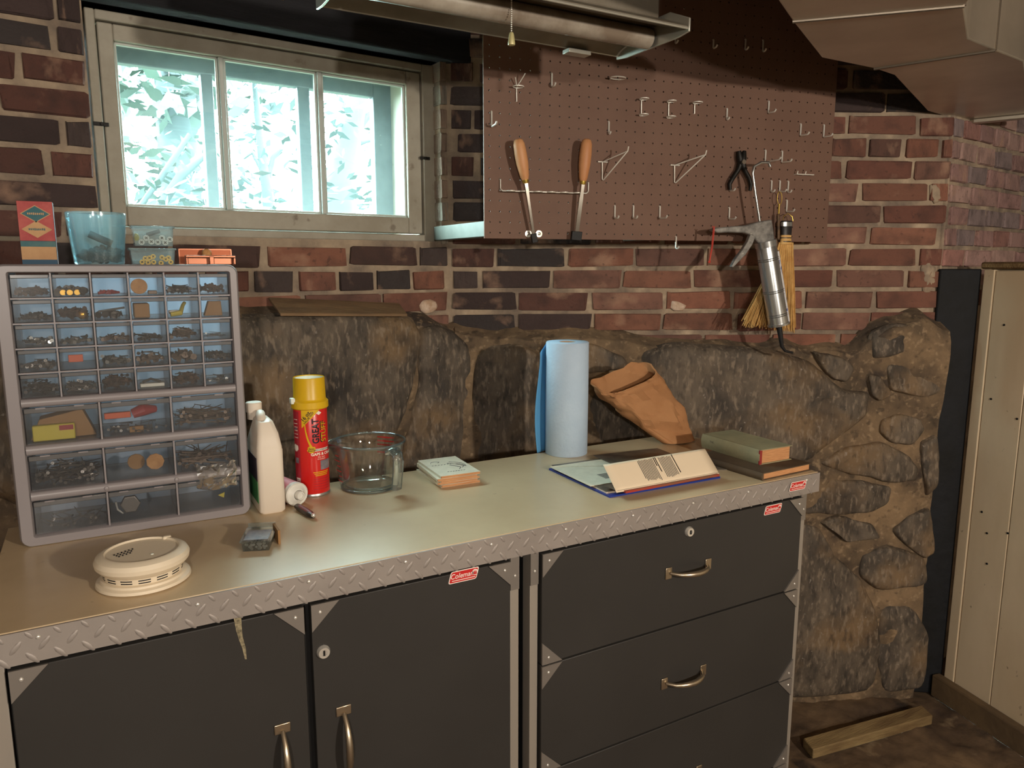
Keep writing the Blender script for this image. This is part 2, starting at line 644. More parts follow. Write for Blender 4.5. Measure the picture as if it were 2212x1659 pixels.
def stone(pl, poly, off, thick, seed):
    """irregular domed fieldstone from its outline (camera pixels) on the wall face"""
    pts = [pl.px(x, y, off) for x, y in poly]
    # densify
    dense = []
    for i, p in enumerate(pts):
        q = pts[(i + 1) % len(pts)]
        for k in range(7):
            dense.append(p.lerp(q, k / 7))
    for _ in range(2):
        dense = [(dense[i - 1] + dense[i] * 2 + dense[(i + 1) % len(dense)]) / 4 for i in range(len(dense))]
    c = sum(dense, Vector()) / len(dense)
    dense = [c + (p - c) * (1.16 if len(poly) < 8 else 1.05) + pl.d * (.007 * noise.fractal(p * 14 + Vector((seed, 0, 0)), 1, 2, 3)) + Vector((0, 0, .007 * noise.fractal(p * 14 + Vector((0, seed, 5)), 1, 2, 3))) for p in dense]
    rings_ = []
    for f, h in ((1.04, -.9), (1.0, -.1), (.97, .45), (.91, .8), (.8, .95), (.62, 1.0), (.42, 1.0), (.22, 1.0), (.07, 1.0)):
        ring = []
        for p in dense:
            q = c + (p - c) * f
            nz = noise.fractal(q * 9 + Vector((seed * 3.1, 0, 0)), 1.0, 2.0, 4)
            q = q + pl.n * (thick * h + nz * .012 * max(.25, min(1, h * 1.5))) + Vector((0, 0, nz * .004))
            ring.append(q)
        rings_.append(ring)
    b = MB()
    b.rings(rings_, False, True)
    return b.build('stone', 'stone', wall_found, sm=50)

ST_A = [
    [(420, 705), (590, 692), (760, 688), (875, 692), (905, 730), (885, 850), (840, 960), (790, 1060), (430, 1080)],
    [(905, 722), (955, 712), (1005, 745), (1022, 800), (1020, 930), (1010, 1030), (850, 1040), (880, 930), (905, 830)],
    [(-60, 760), (30, 740), (420, 720), (420, 1060), (120, 1100), (-60, 1000)],
]
ST_B = [
    [(1040, 772), (1110, 762), (1172, 788), (1180, 880), (1176, 990), (1036, 1010), (1030, 880)],
    [(1180, 752), (1255, 738), (1330, 768), (1345, 792), (1275, 803), (1190, 795)],
    [(1276, 872), (1306, 846), (1345, 880), (1400, 960), (1360, 1000), (1270, 1000)],
    [(1400, 770), (1470, 752), (1640, 760), (1735, 778), (1800, 838), (1868, 852), (1860, 900), (1790, 950), (1745, 990), (1600, 1010), (1440, 1000), (1420, 880)],
    [(1764, 768), (1800, 770), (1842, 790), (1826, 822), (1798, 816)],
    [(1890, 722), (1925, 705), (1985, 706), (2006, 722), (1988, 740), (1925, 764), (1895, 768)],
    [(1925, 792), (1975, 782), (2024, 795), (2024, 846), (1985, 852), (1932, 842)],
    [(1880, 812), (1904, 816), (1922, 848), (1900, 862), (1884, 850)],
    [(1908, 910), (1940, 898), (1984, 905), (1990, 925), (1965, 956), (1930, 956), (1906, 935)],
    [(1772, 1000), (1830, 966), (1900, 956), (1962, 980), (1978, 1012), (1974, 1036), (1920, 1040), (1820, 1016)],
    [(1700, 1042), (1780, 1032), (1912, 1052), (1906, 1082), (1870, 1104), (1700, 1104)],
    [(1776, 1130), (1820, 1114), (1880, 1132), (1892, 1162), (1830, 1166)],
    [(1690, 1138), (1768, 1140), (1796, 1200), (1856, 1252), (1880, 1300), (1900, 1400), (1880, 1486), (1690, 1500)],
    [(1868, 1202), (1920, 1186), (1990, 1206), (1996, 1256), (1905, 1270), (1866, 1240)],
    [(1930, 1150), (1964, 1120), (2008, 1102), (2014, 1188), (1994, 1200)],
    [(1992, 962), (2022, 948), (2022, 1045), (2000, 1064), (1990, 1010)],
    [(1905, 1320), (1965, 1318), (1996, 1380), (1990, 1475), (1910, 1486), (1896, 1410)],
    [(1480, 1040), (1600, 1030), (1690, 1050), (1690, 1130), (1470, 1130)],
]
for i, p in enumerate(ST_A):
    stone(WA, p, FOFF, .018, i)
for i, p in enumerate(ST_B):
    stone(WB, p, FOFF, (.012 if len(p) < 8 else .018), 20 + i)

# pale plaster patches stuck on the wall
def patch(pl, poly, off, seed, m='plaster'):
    pts = [pl.px(x, y, off) for x, y in poly]
    dense = []
    for i, p in enumerate(pts):
        q = pts[(i + 1) % len(pts)]
        dense += [p.lerp(q, k / 3) for k in range(3)]
    c = sum(dense, Vector()) / len(dense)
    rr = []
    for f, h in ((1.05, -1.2), (.95, .2), (.7, .8), (.1, .9)):
        rr.append([c + (p - c) * (f * (1 + .14 * noise.noise(p * 90))) + pl.n * (.0035 * h + .0015 * noise.noise(p * 60 + Vector((seed, 0, 0)))) for p in dense])
    return MB().rings(rr, False, True).build('plaster_patch', m, wall_back, sm=60)
patch(WA, [(908, 660), (915, 650), (930, 647), (942, 652), (946, 663), (936, 674), (922, 678), (911, 671)], .010, 1)
patch(WB, [(1452, 650), (1466, 652), (1482, 660), (1476, 671), (1458, 672), (1448, 664)], .003, 2)
patch(WB, [(1994, 572), (2008, 566), (2022, 580), (2022, 612), (2010, 634), (1996, 630), (1990, 600)], .001, 4, 'mortar')
patch(WB, [(2010, 400), (2022, 396), (2032, 410), (2034, 432), (2020, 440), (2012, 425)], .001, 5, 'mortar')

# floor -----------------------------------------------------------------------------
def flr(u, v):
    x, y = 1.35 + u * 1.1, .75 + v * .95
    n = noise.fractal(Vector((x * 7, y * 7, .5)), 1.0, 2.0, 5) * .016
    e = min(u, v, 1 - u, 1 - v) * 8
    return Vector((x, y, n * min(1, e)))
b = MB()
b.grid(flr, 110, 95)
for x0, x1, y0, y1 in ((-3, 1.35, -4, 3), (2.45, 4.5, -4, 3), (1.35, 2.45, -4, .75), (1.35, 2.45, 1.70, 3)):
    b.face([(x0, y0, 0), (x1, y0, 0), (x1, y1, 0), (x0, y1, 0)])
struct(b.build('floor', 'cellar_floor', sm=60), 'dirty uneven cellar floor')
# ceiling with joists, and the walls around the camera
b = MB()
b.box((-3, -4, CEIL), (4.5, 2.02, CEIL + .1))
ceil_ = struct(b.build('ceiling', 'ceiling_wood', sm=0))
for i in range(8):
    x = -1.45 + i * .62
    MB().box((x - .025, -4, 1.97), (x + .025, 1.95 if x < .8 else 1.3, CEIL)).build('joist', 'ceiling_wood', ceil_, sm=0)
struct(MB().box((-3.1, -4, 0), (-3.0, 3, CEIL)).build('wall_left', 'plain_wall', sm=0))
struct(MB().box((4.5, -4, 0), (4.6, 3, CEIL)).build('wall_right', 'plain_wall', sm=0))
struct(MB().box((-3.1, -4.1, 0), (4.6, -4.0, CEIL)).build('wall_front', 'plain_wall', sm=0))
b = MB()
b.hexa([WA.at(-1.6, 0, 0), WA.at(-1.6, 0, -.2), Vector((-3.1, 1.7, 0)), Vector((-3.1, 1.5, 0))] + [WA.at(-1.6, CEIL, 0), WA.at(-1.6, CEIL, -.2), Vector((-3.1, 1.7, CEIL)), Vector((-3.1, 1.5, CEIL))])
b.hexa([WC.at(1.55, 0, 0), WC.at(1.55, 0, -.2), Vector((4.6, 1.7, 0)), Vector((4.6, 1.5, 0))] + [WC.at(1.55, CEIL, 0), WC.at(1.55, CEIL, -.2), Vector((4.6, 1.7, CEIL)), Vector((4.6, 1.5, CEIL))])
struct(b.build('wall_back_ends', 'plain_wall', sm=0))
# dark timber beam over the window
b = MB()
slab(b, WA, -1.2, sA1 + .06, 1.905, 2.05, .035, -.10)
struct(b.build('trim_1', 'joist_wood', bev=.006), 'dark timber sill beam over the window')

# window ------------------------------------------------------------------------------
WF = Plane(-.06, 1.907, rad(-5.1))                         # face of the window frame
win = bpy.data.objects.new('window_1', None)
win.empty_display_size = .05
C.objects.link(win)
win.location = WF.at(.5, 1.43)
WM[win] = Matrix.Translation(win.location)
struct(win, 'three-pane white cellar window with deep storm sash outside')
sx = lambda x: WF.s_of((x, 1.95, 0))
def wbox(name, x0, x1, z0, z1, front, back, m='painted_wood', bev=.003, parent=None):
    bb = MB()
    slab(bb, WF, sx(x0), sx(x1), z0, z1, front, back)
    return bb.build(name, m, parent or win, bev=bev)
OX0, OX1, OZ0, OZ1 = .020, .864, 1.428, 1.903
SX0, SX1, SZ0, SZ1 = .043, .822, 1.450, 1.880
GX0, GX1, GZ0, GZ1 = .074, .780, 1.494, 1.846
wbox('frame_jamb', OX0, SX0 - .003, OZ0, OZ1, .012, -.225)
wbox('frame_jamb', SX1 + .003, OX1, OZ0, OZ1, .012, -.225)
wbox('frame_head', SX0 - .003, SX1 + .003, SZ1 + .003, OZ1, .012, -.225)
wbox('frame_sill', SX0 - .003, SX1 + .003, OZ0, SZ0 - .003, .014, -.225)
wbox('sash_stile', SX0, GX0, SZ0, SZ1, .004, -.032)
wbox('sash_stile', GX1, SX1, SZ0, SZ1, .004, -.032)
wbox('sash_rail', GX0, GX1, GZ1, SZ1, .004, -.032)
wbox('sash_rail', GX0, GX1, SZ0, GZ0, .004, -.032)
MX = [(.293, .305), (.533, .545)]
for a, e in MX:
    wbox('muntin', a, e, GZ0, GZ1, .000, -.028, 'putty', .003)
xs = [GX0, MX[0][0], MX[0][1], MX[1][0], MX[1][1], GX1]
for i in range(3):
    x0, x1 = xs[2 * i], xs[2 * i + 1]
    for (a0, a1, c0, c1) in ((x0, x0 + .006, GZ0, GZ1), (x1 - .006, x1, GZ0, GZ1), (x0, x1, GZ0, GZ0 + .006), (x0, x1, GZ1 - .006, GZ1)):
        wbox('glazing_bead', a0, a1, c0, c1, -.008, -.018, 'putty', .002)
    wbox('glass_pane', x0 + .002, x1 - .002, GZ0 + .002, GZ1 - .002, -.0165, -.0185, 'window_glass', 0)
# outer storm sash, a hand's breadth further out
for (a0, a1, c0, c1) in ((OX0, .082, 1.43, 1.90), (.770, OX1, 1.43, 1.90), (.082, .770, 1.846, 1.90), (.082, .770, 1.43, 1.478)):
    wbox('storm_sash_rail', a0, a1, c0, c1, -.190, -.222, 'storm_paint')
for a, e_ in ((.294, .323), (.546, .580)):
    wbox('storm_sash_bar', a, e_, 1.474, 1.85, -.192, -.220, 'storm_paint')
# little turn buttons that hold the sash
for x, z in ((.036, 1.665), (.828, 1.655)):
    bb = MB()
    m_ = basis(WF.at(sx(x), z, .014), WF.d, -WF.n, Vector((0, 0, 1)))
    bb.box((-.016, -.004, -.004), (.014, 0, .004), m_)
    bb.tube([m_ @ Vector((0, 0, 0)), m_ @ Vector((0, -.009, 0))], .004, 8)
    bb.build('turn_button', 'iron', win, bev=.001)

# partition on the right ----------------------------------------------------------------
PT = Plane(2.262, 1.232, rad(180 - (180 - math.degrees(math.atan2(.974, -.2265)))))
dP = Vector((-.2265, -.974, 0)).normalized()
nP = Vector((-.974, .2265, 0)).normalized()              # towards the room (left)
def pbox(s0, s1, z0, z1, o0, o1):
    q = Vector((2.262, 1.232, 0))
    P = [q + dP * s + nP * o for s, o in ((s0, o0), (s1, o0), (s1, o1), (s0, o1))]
    return MB().hexa([Vector((p.x, p.y, z0)) for p in P] + [Vector((p.x, p.y, z1)) for p in P])
part = struct(pbox(0.0, 1.5, 0.0, 1.352, -.045, -.024).build('wall_partition', 'partition_paint', bev=.002), 'white painted plank partition beside the stone wall')
s = 0.0
for k, w in enumerate([.036] + [.125] * 11):
    pbox(s, s + w - .0025, .03, 1.35 + random.uniform(-.003, .003), -.024, -.002 + random.uniform(-.0015, .0015) + (.002 if k == 0 else 0)).build('plank', 'partition_paint', part, bev=.0018)
    s += w
pbox(-.01, 1.5, 1.352, 1.372, -.055, .004).build('cap_rail', 'floor_board_wood', part, bev=.005)
bb_ = struct(pbox(-.02, 1.5, 0.0, .075, -.002, .030).build('baseboard_right', 'baseboard_wood', bev=.006), 'worn brown board along the foot of the partition')
# nail holes in the planks
for px, py in ((2140, 862), (2196, 905), (2120, 1106), (2131, 1152), (2131, 1218), (2176, 1152), (2168, 702)):
    r_ = ray(px, py)
    q_ = Vector((2.262, 1.232, 0))
    h_ = r_ * (nP.dot(q_) / nP.dot(r_))
    h_.z += CAM_Z
    m_ = Matrix.Translation(h_ - nP * .0022) @ Vector((0, 0, 1)).rotation_difference(nP).to_matrix().to_4x4()
    MB().lathe([(.0032, 0), (.0032, .0016), (.0005, .0018)], (0, 0, 0), 9).apply(m_).build('nail_hole', 'near_black', part)
# near-black panel added to fill the gap between stone wall and partition
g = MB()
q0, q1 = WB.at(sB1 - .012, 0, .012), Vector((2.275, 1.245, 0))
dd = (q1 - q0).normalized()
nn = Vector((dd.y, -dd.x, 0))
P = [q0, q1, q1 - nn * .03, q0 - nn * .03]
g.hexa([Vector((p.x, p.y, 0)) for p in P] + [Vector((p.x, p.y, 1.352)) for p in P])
tag(g.build('gap_panel', 'near_black', bev=.004), 'black upright panel between stone wall and white partition', 'board')

# outside ---------------------------------------------------------------------------------
struct(MB().box((-8, 2.20, 1.30), (10, 14, 1.40)).build('ground_outside', 'outside_ground', sm=0))
# ------------------------------------------------------------------ object materials
mat('hardboard', L((206, 184, 150)), .30, col2=L((194, 171, 137)), ns=5, spec=.55, bump=.05, bs=60)
mix_in('hardboard', L((120, 88, 58)), 30, .72, .78, .5, 3)
mat('board_edge', L((150, 104, 60)), .7)
mat('trim_metal', L((156, 148, 142)), .5, .25, col2=L((146, 138, 132)), ns=8)
mat('grey_metal', L((150, 144, 138)), .4, .6)
mat('post_metal', L((160, 152, 142)), .5, .35)
mat('chrome', L((228, 224, 216)), .22, .6)
mat('brushed', L((196, 182, 160)), .32, .95)
mat('cabinet_black', L((52, 50, 48)), .42, col2=L((56, 54, 52)), ns=3, spec=.35)
mat('cabinet_dark', L((22, 21, 21)), .7)
mat('black', L((14, 14, 14)), .5)
mat('sticker_red', L((196, 40, 40)), .4)
mat('sticker_white', L((235, 222, 212)), .5)
mat('glue_drip', L((170, 158, 126)), .5, col2=L((84, 76, 60)), ns=160)

# ------------------------------------------------------------------ workbench top
BX0, BX1, BY0, BY1 = -.165, 1.381, 1.062, 1.515
t = empty('workbench_top', 'tan hardboard workbench top with a grey diamond plate front edge', 'workbench', (.6, 1.29, BT - .045))
MB().box((BX0, BY0 + .004, BT - .006), (BX1 - .002, BY1, BT)).build('top_board', 'hardboard', t, bev=.001)
MB().box((BX0, BY0 + .012, BT - .03), (BX1 - .006, BY1, BT - .006)).build('core_board', 'board_edge', t)
b = MB()
b.box((BX0, BY0, BT - .0445), (BX1, BY0 + .003, BT - .0012))
b.box((BX1 - .003, BY0 + .003, BT - .0445), (BX1, BY1, BT - .0012))
rng = random.Random(3)
x = BX0 + .012
k = 0
while x < BX1 - .008:
    for dx, dz, ang in ((.0, -.0215, 1), (.0155, -.0035, -1), (.0165, -.038, -1)):
        xx = x + dx
        if xx > BX1 - .012:
            continue
        m_ = Matrix.Rotation(-ang * rad(50), 3, 'Y')
        if dz == -.0035:
            b.ball((xx, BY0 + .0004, BT + dz - .004), .0075, .0014, .0028, 10, 6, m_)
        else:
            b.ball((xx, BY0 + .0004, BT + dz), .0112, .0017, .0036, 10, 6, m_)
    x += .031
b.build('diamond_plate', 'trim_metal', t, sm=50)
for px, py in ((83, 1377), (427, 1307), (667, 1256), (876, 1213), (1061, 1174), (1222, 1140), (1367, 1111), (1497, 1085), (1616, 1061), (1742, 1040)):
    p = at_y(px, py, BY0)
    MB().ball((p.x, BY0 - .0005, BT - .012 if px < 1700 else BT - .012), .0032, .0024, .0032, 10, 6).build('rivet', 'chrome', t)

def sticker(parent, cx, cz, y, w=.046, name='brand_sticker'):
    """slanted red badge with white rim, word and lamp mark, facing -Y"""
    h = w * .40
    sl = h * .28
    def para(k, yy, ww=w, hh=h, r=.004):
        pts = []
        cs = [(-ww / 2 - sl * hh / h / 2 + 0, -hh / 2), (ww / 2 - sl * hh / h / 2 * 1.0, -hh / 2), (ww / 2 + sl * hh / h / 2, hh / 2), (-ww / 2 + sl * hh / h / 2, hh / 2)]
        n = 4
        for i in range(n):
            a, b_, c_ = Vector(cs[i - 1]), Vector(cs[i]), Vector(cs[(i + 1) % n])
            p0 = b_ + (a - b_).normalized() * r
            p1 = b_ + (c_ - b_).normalized() * r
            for q in range(4):
                u = q / 3
                pts.append((1 - u) ** 2 * p0 + 2 * u * (1 - u) * b_ + u * u * p1)
        return [Vector((cx + p.x, yy, cz + p.y)) for p in pts]
    s_ = MB().prism(para(0, y - .0004), (0, .0004, 0)).build(name, 'sticker_white', parent, sm=0)
    MB().face(para(0, y - .0007, w * .94, h * .86, .003)).build('badge_field', 'sticker_red', s_, sm=0)
    tx = text_mb('Coleman', h * .60, off=.00012, shear=.22, sx=.93)
    tx.apply(Matrix.Translation((cx - w * .075, y - .0010, cz + h * .06)))
    tx.build('lettering', 'sticker_white', s_, sm=0, fix=False)
    ln = MB().box((cx - w * .42, y - .0010, cz - h * .31), (cx + w * .40, y - .0008, cz - h * .25))
    o = MB()
    o.lathe([(h * .26, 0), (h * .26, .0002)], (0, 0, 0), 20)
    o.apply(Matrix.Translation((cx + w * .40, y - .0008, cz + h * .10)) @ Matrix.Rotation(rad(90), 4, 'X'))
    o.build('lamp_mark', 'sticker_white', s_, sm=0)
    f = MB()
    for dx in (-.1, .05):
        f.prism([Vector((cx + w * .40 + h * a, y - .0014, cz + h * (.10 + c))) for a, c in ((dx - .06, -.18), (dx + .1, -.18), (dx + .07, .05), (dx, .18), (dx - .04, .02))], (0, .0003, 0))
    f.build('lamp_mark_flame', 'sticker_red', s_, sm=0)
    ln.build('underline', 'sticker_white', s_, sm=0)
    return s_
sticker(t, at_y(1722, 1046, BY0).x, BT - .020, BY0 - .0022, .050)

# ------------------------------------------------------------------ base cabinets
CY = 1.075
def gusset(parent, x, z, dx, dz, y=CY - .0165, leg=.043):
    """triangular corner plate with a rivet; x,z = the right-angled corner"""
    g_ = MB().prism([(x, y, z), (x + dx * leg, y, z), (x, y, z + dz * leg)], (0, .003, 0)).build('corner_plate', 'grey_metal', parent, sm=0)
    MB().ball((x + dx * leg * .3, y - .0006, z + dz * leg * .3), .0028, .002, .0028, 10, 6).build('rivet', 'chrome', g_)
def pull(parent, p0, p1, y=CY - .0135):
    """arched pull between two square plates on a front at y"""
    p0, p1 = Vector(p0), Vector(p1)
    d = (p1 - p0).normalized()
    w = Vector((d.z, 0, -d.x))
    h_ = MB()
    N = 9
    pts, rr = [], []
    for i in range(N):
        u = i / (N - 1)
        out = .026 * math.sin(math.pi * min(1, max(0, (u * 1.0)))) ** .55
        pts.append(p0.lerp(p1, u) + Vector((0, y - .003 - out - p0.y, 0)) * 1.0)
        rr.append(.0034 + .0026 * math.sin(math.pi * u) ** 1.3)
    h_.tube(pts, rr, 12)
    o = h_.build('handle', 'brushed', parent, sm=60)
    for p, sgn in ((p0, -1), (p1, 1)):
        c = p + d * sgn * .004
        pts = [c + d * a + w * e for a, e in ((-.008, -.012), (.008, -.012), (.008, .012), (-.008, .012))]
        MB().prism([(q.x, y - .003, q.z) for q in pts], (0, .003, 0)).build('handle_plate', 'brushed', o, bev=.0012)
    return o
def lock(parent, x, z, y=CY - .0135):
    m_ = Matrix.Translation((x, y, z)) @ Matrix.Rotation(rad(90), 4, 'X')
    b_ = MB().lathe([(.0105, 0), (.0105, .003), (.0085, .006), (.0085, .0065), (.0045, .0065), (.004, .0052)], (0, 0, 0), 24)
    o = b_.apply(m_).build('lock', 'chrome', parent)
    MB().box((x - .0012, y - .0075, z - .004), (x + .0012, y - .0054, z + .004)).build('keyhole', 'black', o)

def cab_post(parent, x0, x1):
    MB().box((x0, CY - .006, .02), (x1, CY + .02, .8612)).build('corner_post', 'post_metal', parent, bev=.001)

# two-door cabinet
L0, L1 = -.157, .611
t = empty('two_door_cabinet', 'black two-door base cabinet under the left half of the workbench', 'cabinet', ((L0 + L1) / 2, 1.28, 0))
MB().box((L0 + .004, CY + .004, .03), (L1 - .004, 1.49, .861)).build('cabinet_body', 'cabinet_dark', t)
cab_post(t, L0, -.1365)
cab_post(t, .5935, L1)
MB().box((.5935, CY - .008, .800), (L1, CY - .0055, .8610)).build('post_plate', 'grey_metal', t)
MB().ball((.602, CY - .0085, .826), .0028, .002, .0028, 10, 6).build('rivet', 'chrome', t)
d1 = MB().box((-.132, CY - .0135, .08), (.2355, CY + .003, .857)).build('door', 'cabinet_black', t, bev=.0012)
d2 = MB().box((.2465, CY - .0135, .08), (.590, CY + .003, .857)).build('door', 'cabinet_black', t, bev=.0012)
gusset(d1, -.132, .857, 1, -1)
gusset(d1, .2355, .857, -1, -1)
gusset(d2, .2465, .857, 1, -1)
gusset(d2, .590, .857, -1, -1)
pull(d1, (.196, CY, .668), (.196, CY, .560))
pull(d2, (.290, CY, .668), (.290, CY, .560))
lock(d2, .2625, .778)
sp = at_y(1002, 1243, CY - .014)
sticker(d2, sp.x, sp.z, CY - .0135, .052)
# dried glue drip on the left door
dr = MB()
dp = [at_y(x, y, CY - .0138) for x, y in ((505, 1336), (521, 1334), (522, 1352), (524, 1375), (531, 1400), (533, 1424), (529, 1424), (524, 1402), (517, 1384), (510, 1362))]
dr.prism(dp, (0, .0006, 0))
dr.build('glue_drip', 'glue_drip', d1, sm=0)

# three-drawer cabinet
R0, R1 = .634, 1.348
t = empty('drawer_cabinet', 'black base cabinet with wide drawers under the right half of the workbench', 'cabinet', ((R0 + R1) / 2, 1.28, 0))
MB().box((R0 + .004, CY + .004, .03), (R1 - .004, 1.49, .861)).build('cabinet_body', 'cabinet_dark', t)
cab_post(t, R0, .6505)
cab_post(t, 1.3305, R1)
for x0, x1 in ((R0, .6505), (1.3305, R1)):
    MB().box((x0, CY - .008, .800), (x1, CY - .0055, .8610)).build('post_plate', 'grey_metal', t)
    MB().ball(((x0 + x1) / 2, CY - .0085, .826), .0028, .002, .0028, 10, 6).build('rivet', 'chrome', t)
X0, X1 = .6545, 1.3275
for i, (z0, z1) in enumerate(((.646, .857), (.4305, .6425), (.215, .427), (.05, .2115))):
    d = MB().box((X0, CY - .0135, z0), (X1, CY + .003, z1)).build('drawer', 'cabinet_black', t, bev=.0012)
    if i > 0 or True:
        gusset(d, X0, z1, 1, -1)
        gusset(d, X1, z1, -1, -1)
    if i < 3:
        gusset(d, X0, z0, 1, 1)
        gusset(d, X1, z0, -1, 1)
    if i == 0:
        lock(d, .997, .8375)
        sp = at_y(1671, 1085, CY - .014)
        sticker(d, sp.x, .8445, CY - .0135, .050)
        pull(d, (.951, CY, .760), (1.048, CY, .758))
    else:
        zz = (.5245, .292, .13)[i - 1]
        pull(d, (.950, CY, zz), (1.047, CY, zz))

# ------------------------------------------------------------------ small-parts organizer on the bench
mat('organizer_plastic', L((142, 136, 138)), .34, spec=.5)
glass('drawer_plastic', (.95, .96, .97), .10, .12, .05, (.62, .66, .70), edge=.35)
glass('drawer_back', (.9, .93, .96), .08, .3, .55, (.66, .74, .86), edge=.35)
glass('drawer_lip', (.55, .55, .56), .14, .2, .45, (.46, .45, .45), edge=.4)
OX0_, OX1_, OY0_, OY1_, OZ0_, OZ1_ = -.1375, .2225, 1.390, 1.530, BT, 1.363
t = empty('parts_organizer', 'grey plastic small-parts organizer with clear drawers', 'organizer', ((OX0_ + OX1_) / 2, 1.46, BT))
OT = t
IX0, IX1, IZ0, IZ1 = -.1165, .2075, .9225, 1.3495
def rrect(x0, x1, z0, z1, r, y, n=5):
    pts = []
    for cx, cz, a0 in ((x1 - r, z1 - r, 0), (x0 + r, z1 - r, 90), (x0 + r, z0 + r, 180), (x1 - r, z0 + r, 270)):
        for k in range(n + 1):
            a = rad(a0 + 90 * k / n)
            pts.append(Vector((cx + r * math.cos(a), y, cz + r * math.sin(a))))
    return pts
b = MB()
b.rings([rrect(OX0_ + .003, OX1_ - .003, OZ0_ + .001, OZ1_ - .003, .014, OY0_), rrect(OX0_, OX1_, OZ0_, OZ1_, .016, OY0_ + .004), rrect(OX0_, OX1_, OZ0_, OZ1_, .016, OY1_), rrect(IX0, IX1, IZ0, IZ1, .002, OY1_), rrect(IX0, IX1, IZ0, IZ1, .002, OY0_ + .004), rrect(IX0 - .002, IX1 + .002, IZ0 - .002, IZ1 + .002, .004, OY0_), rrect(OX0_ + .003, OX1_ - .003, OZ0_ + .001, OZ1_ - .003, .014, OY0_)], False, False)
b.build('outer_shell', 'organizer_plastic', t, sm=45)
ZS = [1.3495, 1.3095, 1.2700, 1.2305, 1.1910, 1.1500]
XS = [IX0, -.0605, -.0055, .0490, .1035, .1575, IX1]
ZL = [(1.1365, 1.0735), (1.0580, .9965), (.9815, .9225)]
XL = [IX0, -.0085, .1000, IX1]
for z in ZS[1:-1]:
    MB().box((IX0, OY0_ + .003, z - .0012), (IX1, OY1_ - .004, z + .0012)).build('shelf_divider', 'organizer_plastic', t)
for x in XS[1:-1]:
    MB().box((x - .0012, OY0_ + .005, ZS[-1]), (x + .0012, OY1_ - .004, ZS[0])).build('column_divider', 'organizer_plastic', t)
def rail(z0, z1):
    zc, h = (z0 + z1) / 2, (z1 - z0) / 2
    rings_ = []
    for x in (IX0, IX1):
        rings_.append([Vector((x, OY0_ + .004 - .005 * math.cos(a) if abs(a) <= math.pi / 2 else OY0_ + .03, zc + h * math.sin(a))) for a in [rad(d_) for d_ in (-90, -60, -30, 0, 30, 60, 90)]] + [Vector((x, OY1_ - .004, zc + h)), Vector((x, OY1_ - .004, zc - h))])
    return MB().rings(rings_).build('front_rail', 'organizer_plastic', t, sm=45)
rail(1.1365, 1.1500)
rail(1.0580, 1.0735)
rail(.9815, .9965)
for x in XL[1:-1]:
    for z1, z0 in ZL:
        MB().box((x - .0014, OY0_ + .004, z0), (x + .0014, OY1_ - .004, z1)).build('column_divider', 'organizer_plastic', t)
for x in XL[1:-1]:
    MB().ball((x, OY0_ - .001, .989), .004, .002, .004, 12, 6).build('rail_button', 'organizer_plastic', t)
def org_drawer(x0, x1, z0, z1, big=False):
    x0 += .0022; x1 -= .0022; z0 += .0020; z1 -= .0018
    lip = .0085 if big else .0068
    f = MB()
    f.box((x0, OY0_ + .008, z0), (x1, OY0_ + .0094, z1 - lip))
    f.box((x0, OY0_ + .0094, z0), (x1, OY1_ - .012, z0 + .0013))
    f.box((x0, OY0_ + .0094, z0 + .0013), (x0 + .0012, OY1_ - .0135, z0 + (z1 - z0) * .8))
    f.box((x1 - .0012, OY0_ + .0094, z0 + .0013), (x1, OY1_ - .0135, z0 + (z1 - z0) * .8))
    d_ = f.build('drawer', 'drawer_plastic', t, sm=0)
    MB().box((x0, OY1_ - .0135, z0 + .0013), (x1, OY1_ - .012, z0 + (z1 - z0) * .92)).build('drawer_back', 'drawer_back', d_, sm=0)
    MB().box((x0, OY0_ + .0035, z1 - lip), (x1, OY0_ + .0092, z1 - .0006)).build('drawer_lip', 'drawer_lip', d_, bev=.001)
    if big:
        for u in (.22, .74):
            xx = x0 + (x1 - x0) * u
            MB().box((xx - .007, OY0_ + .0025, z1 - .002), (xx + .007, OY0_ + .0045, z1)).build('catch_tab', 'organizer_plastic', d_)
    return (x0 + .0016, x1 - .0016, OY0_ + .0115, OY1_ - .016, z0 + .0015, z1 - lip)
CELLS = {}
for r in range(5):
    for c in range(6):
        CELLS[(r, c)] = org_drawer(XS[c], XS[c + 1], ZS[r + 1], ZS[r])
for r in range(3):
    for c in range(3):
        CELLS[('L', r, c)] = org_drawer(XL[c], XL[c + 1], ZL[r][1], ZL[r][0], True)

# what lies in the drawers --------------------------------------------------------------
mat('screw_dark', L((48, 44, 42)), .45, .6, col2=L((90, 84, 78)), ns=60)
mat('screw_steel', L((168, 166, 160)), .3, .9)
mat('screw_brass', L((206, 160, 70)), .28, .9)
mat('rusty', L((92, 64, 46)), .7, .3, col2=L((60, 48, 42)), ns=80)
mat('nail_grey', L((128, 122, 116)), .4, .75)
mat('nail_brown', L((118, 100, 86)), .5, .5)
mat('cork', L((196, 146, 92)), .8, col2=L((170, 122, 74)), ns=90)
mat('red_plastic', L((150, 44, 48)), .45)
mat('orange_plastic', L((206, 92, 52)), .45)
mat('yellow_box', L((196, 178, 60)), .5)
mat('card_brown', L((150, 112, 70)), .8)
mat('paper_white', L((226, 222, 208)), .6)
glass('bag_film', (.9, .9, .88), .2, .15, .12, (.8, .8, .78))

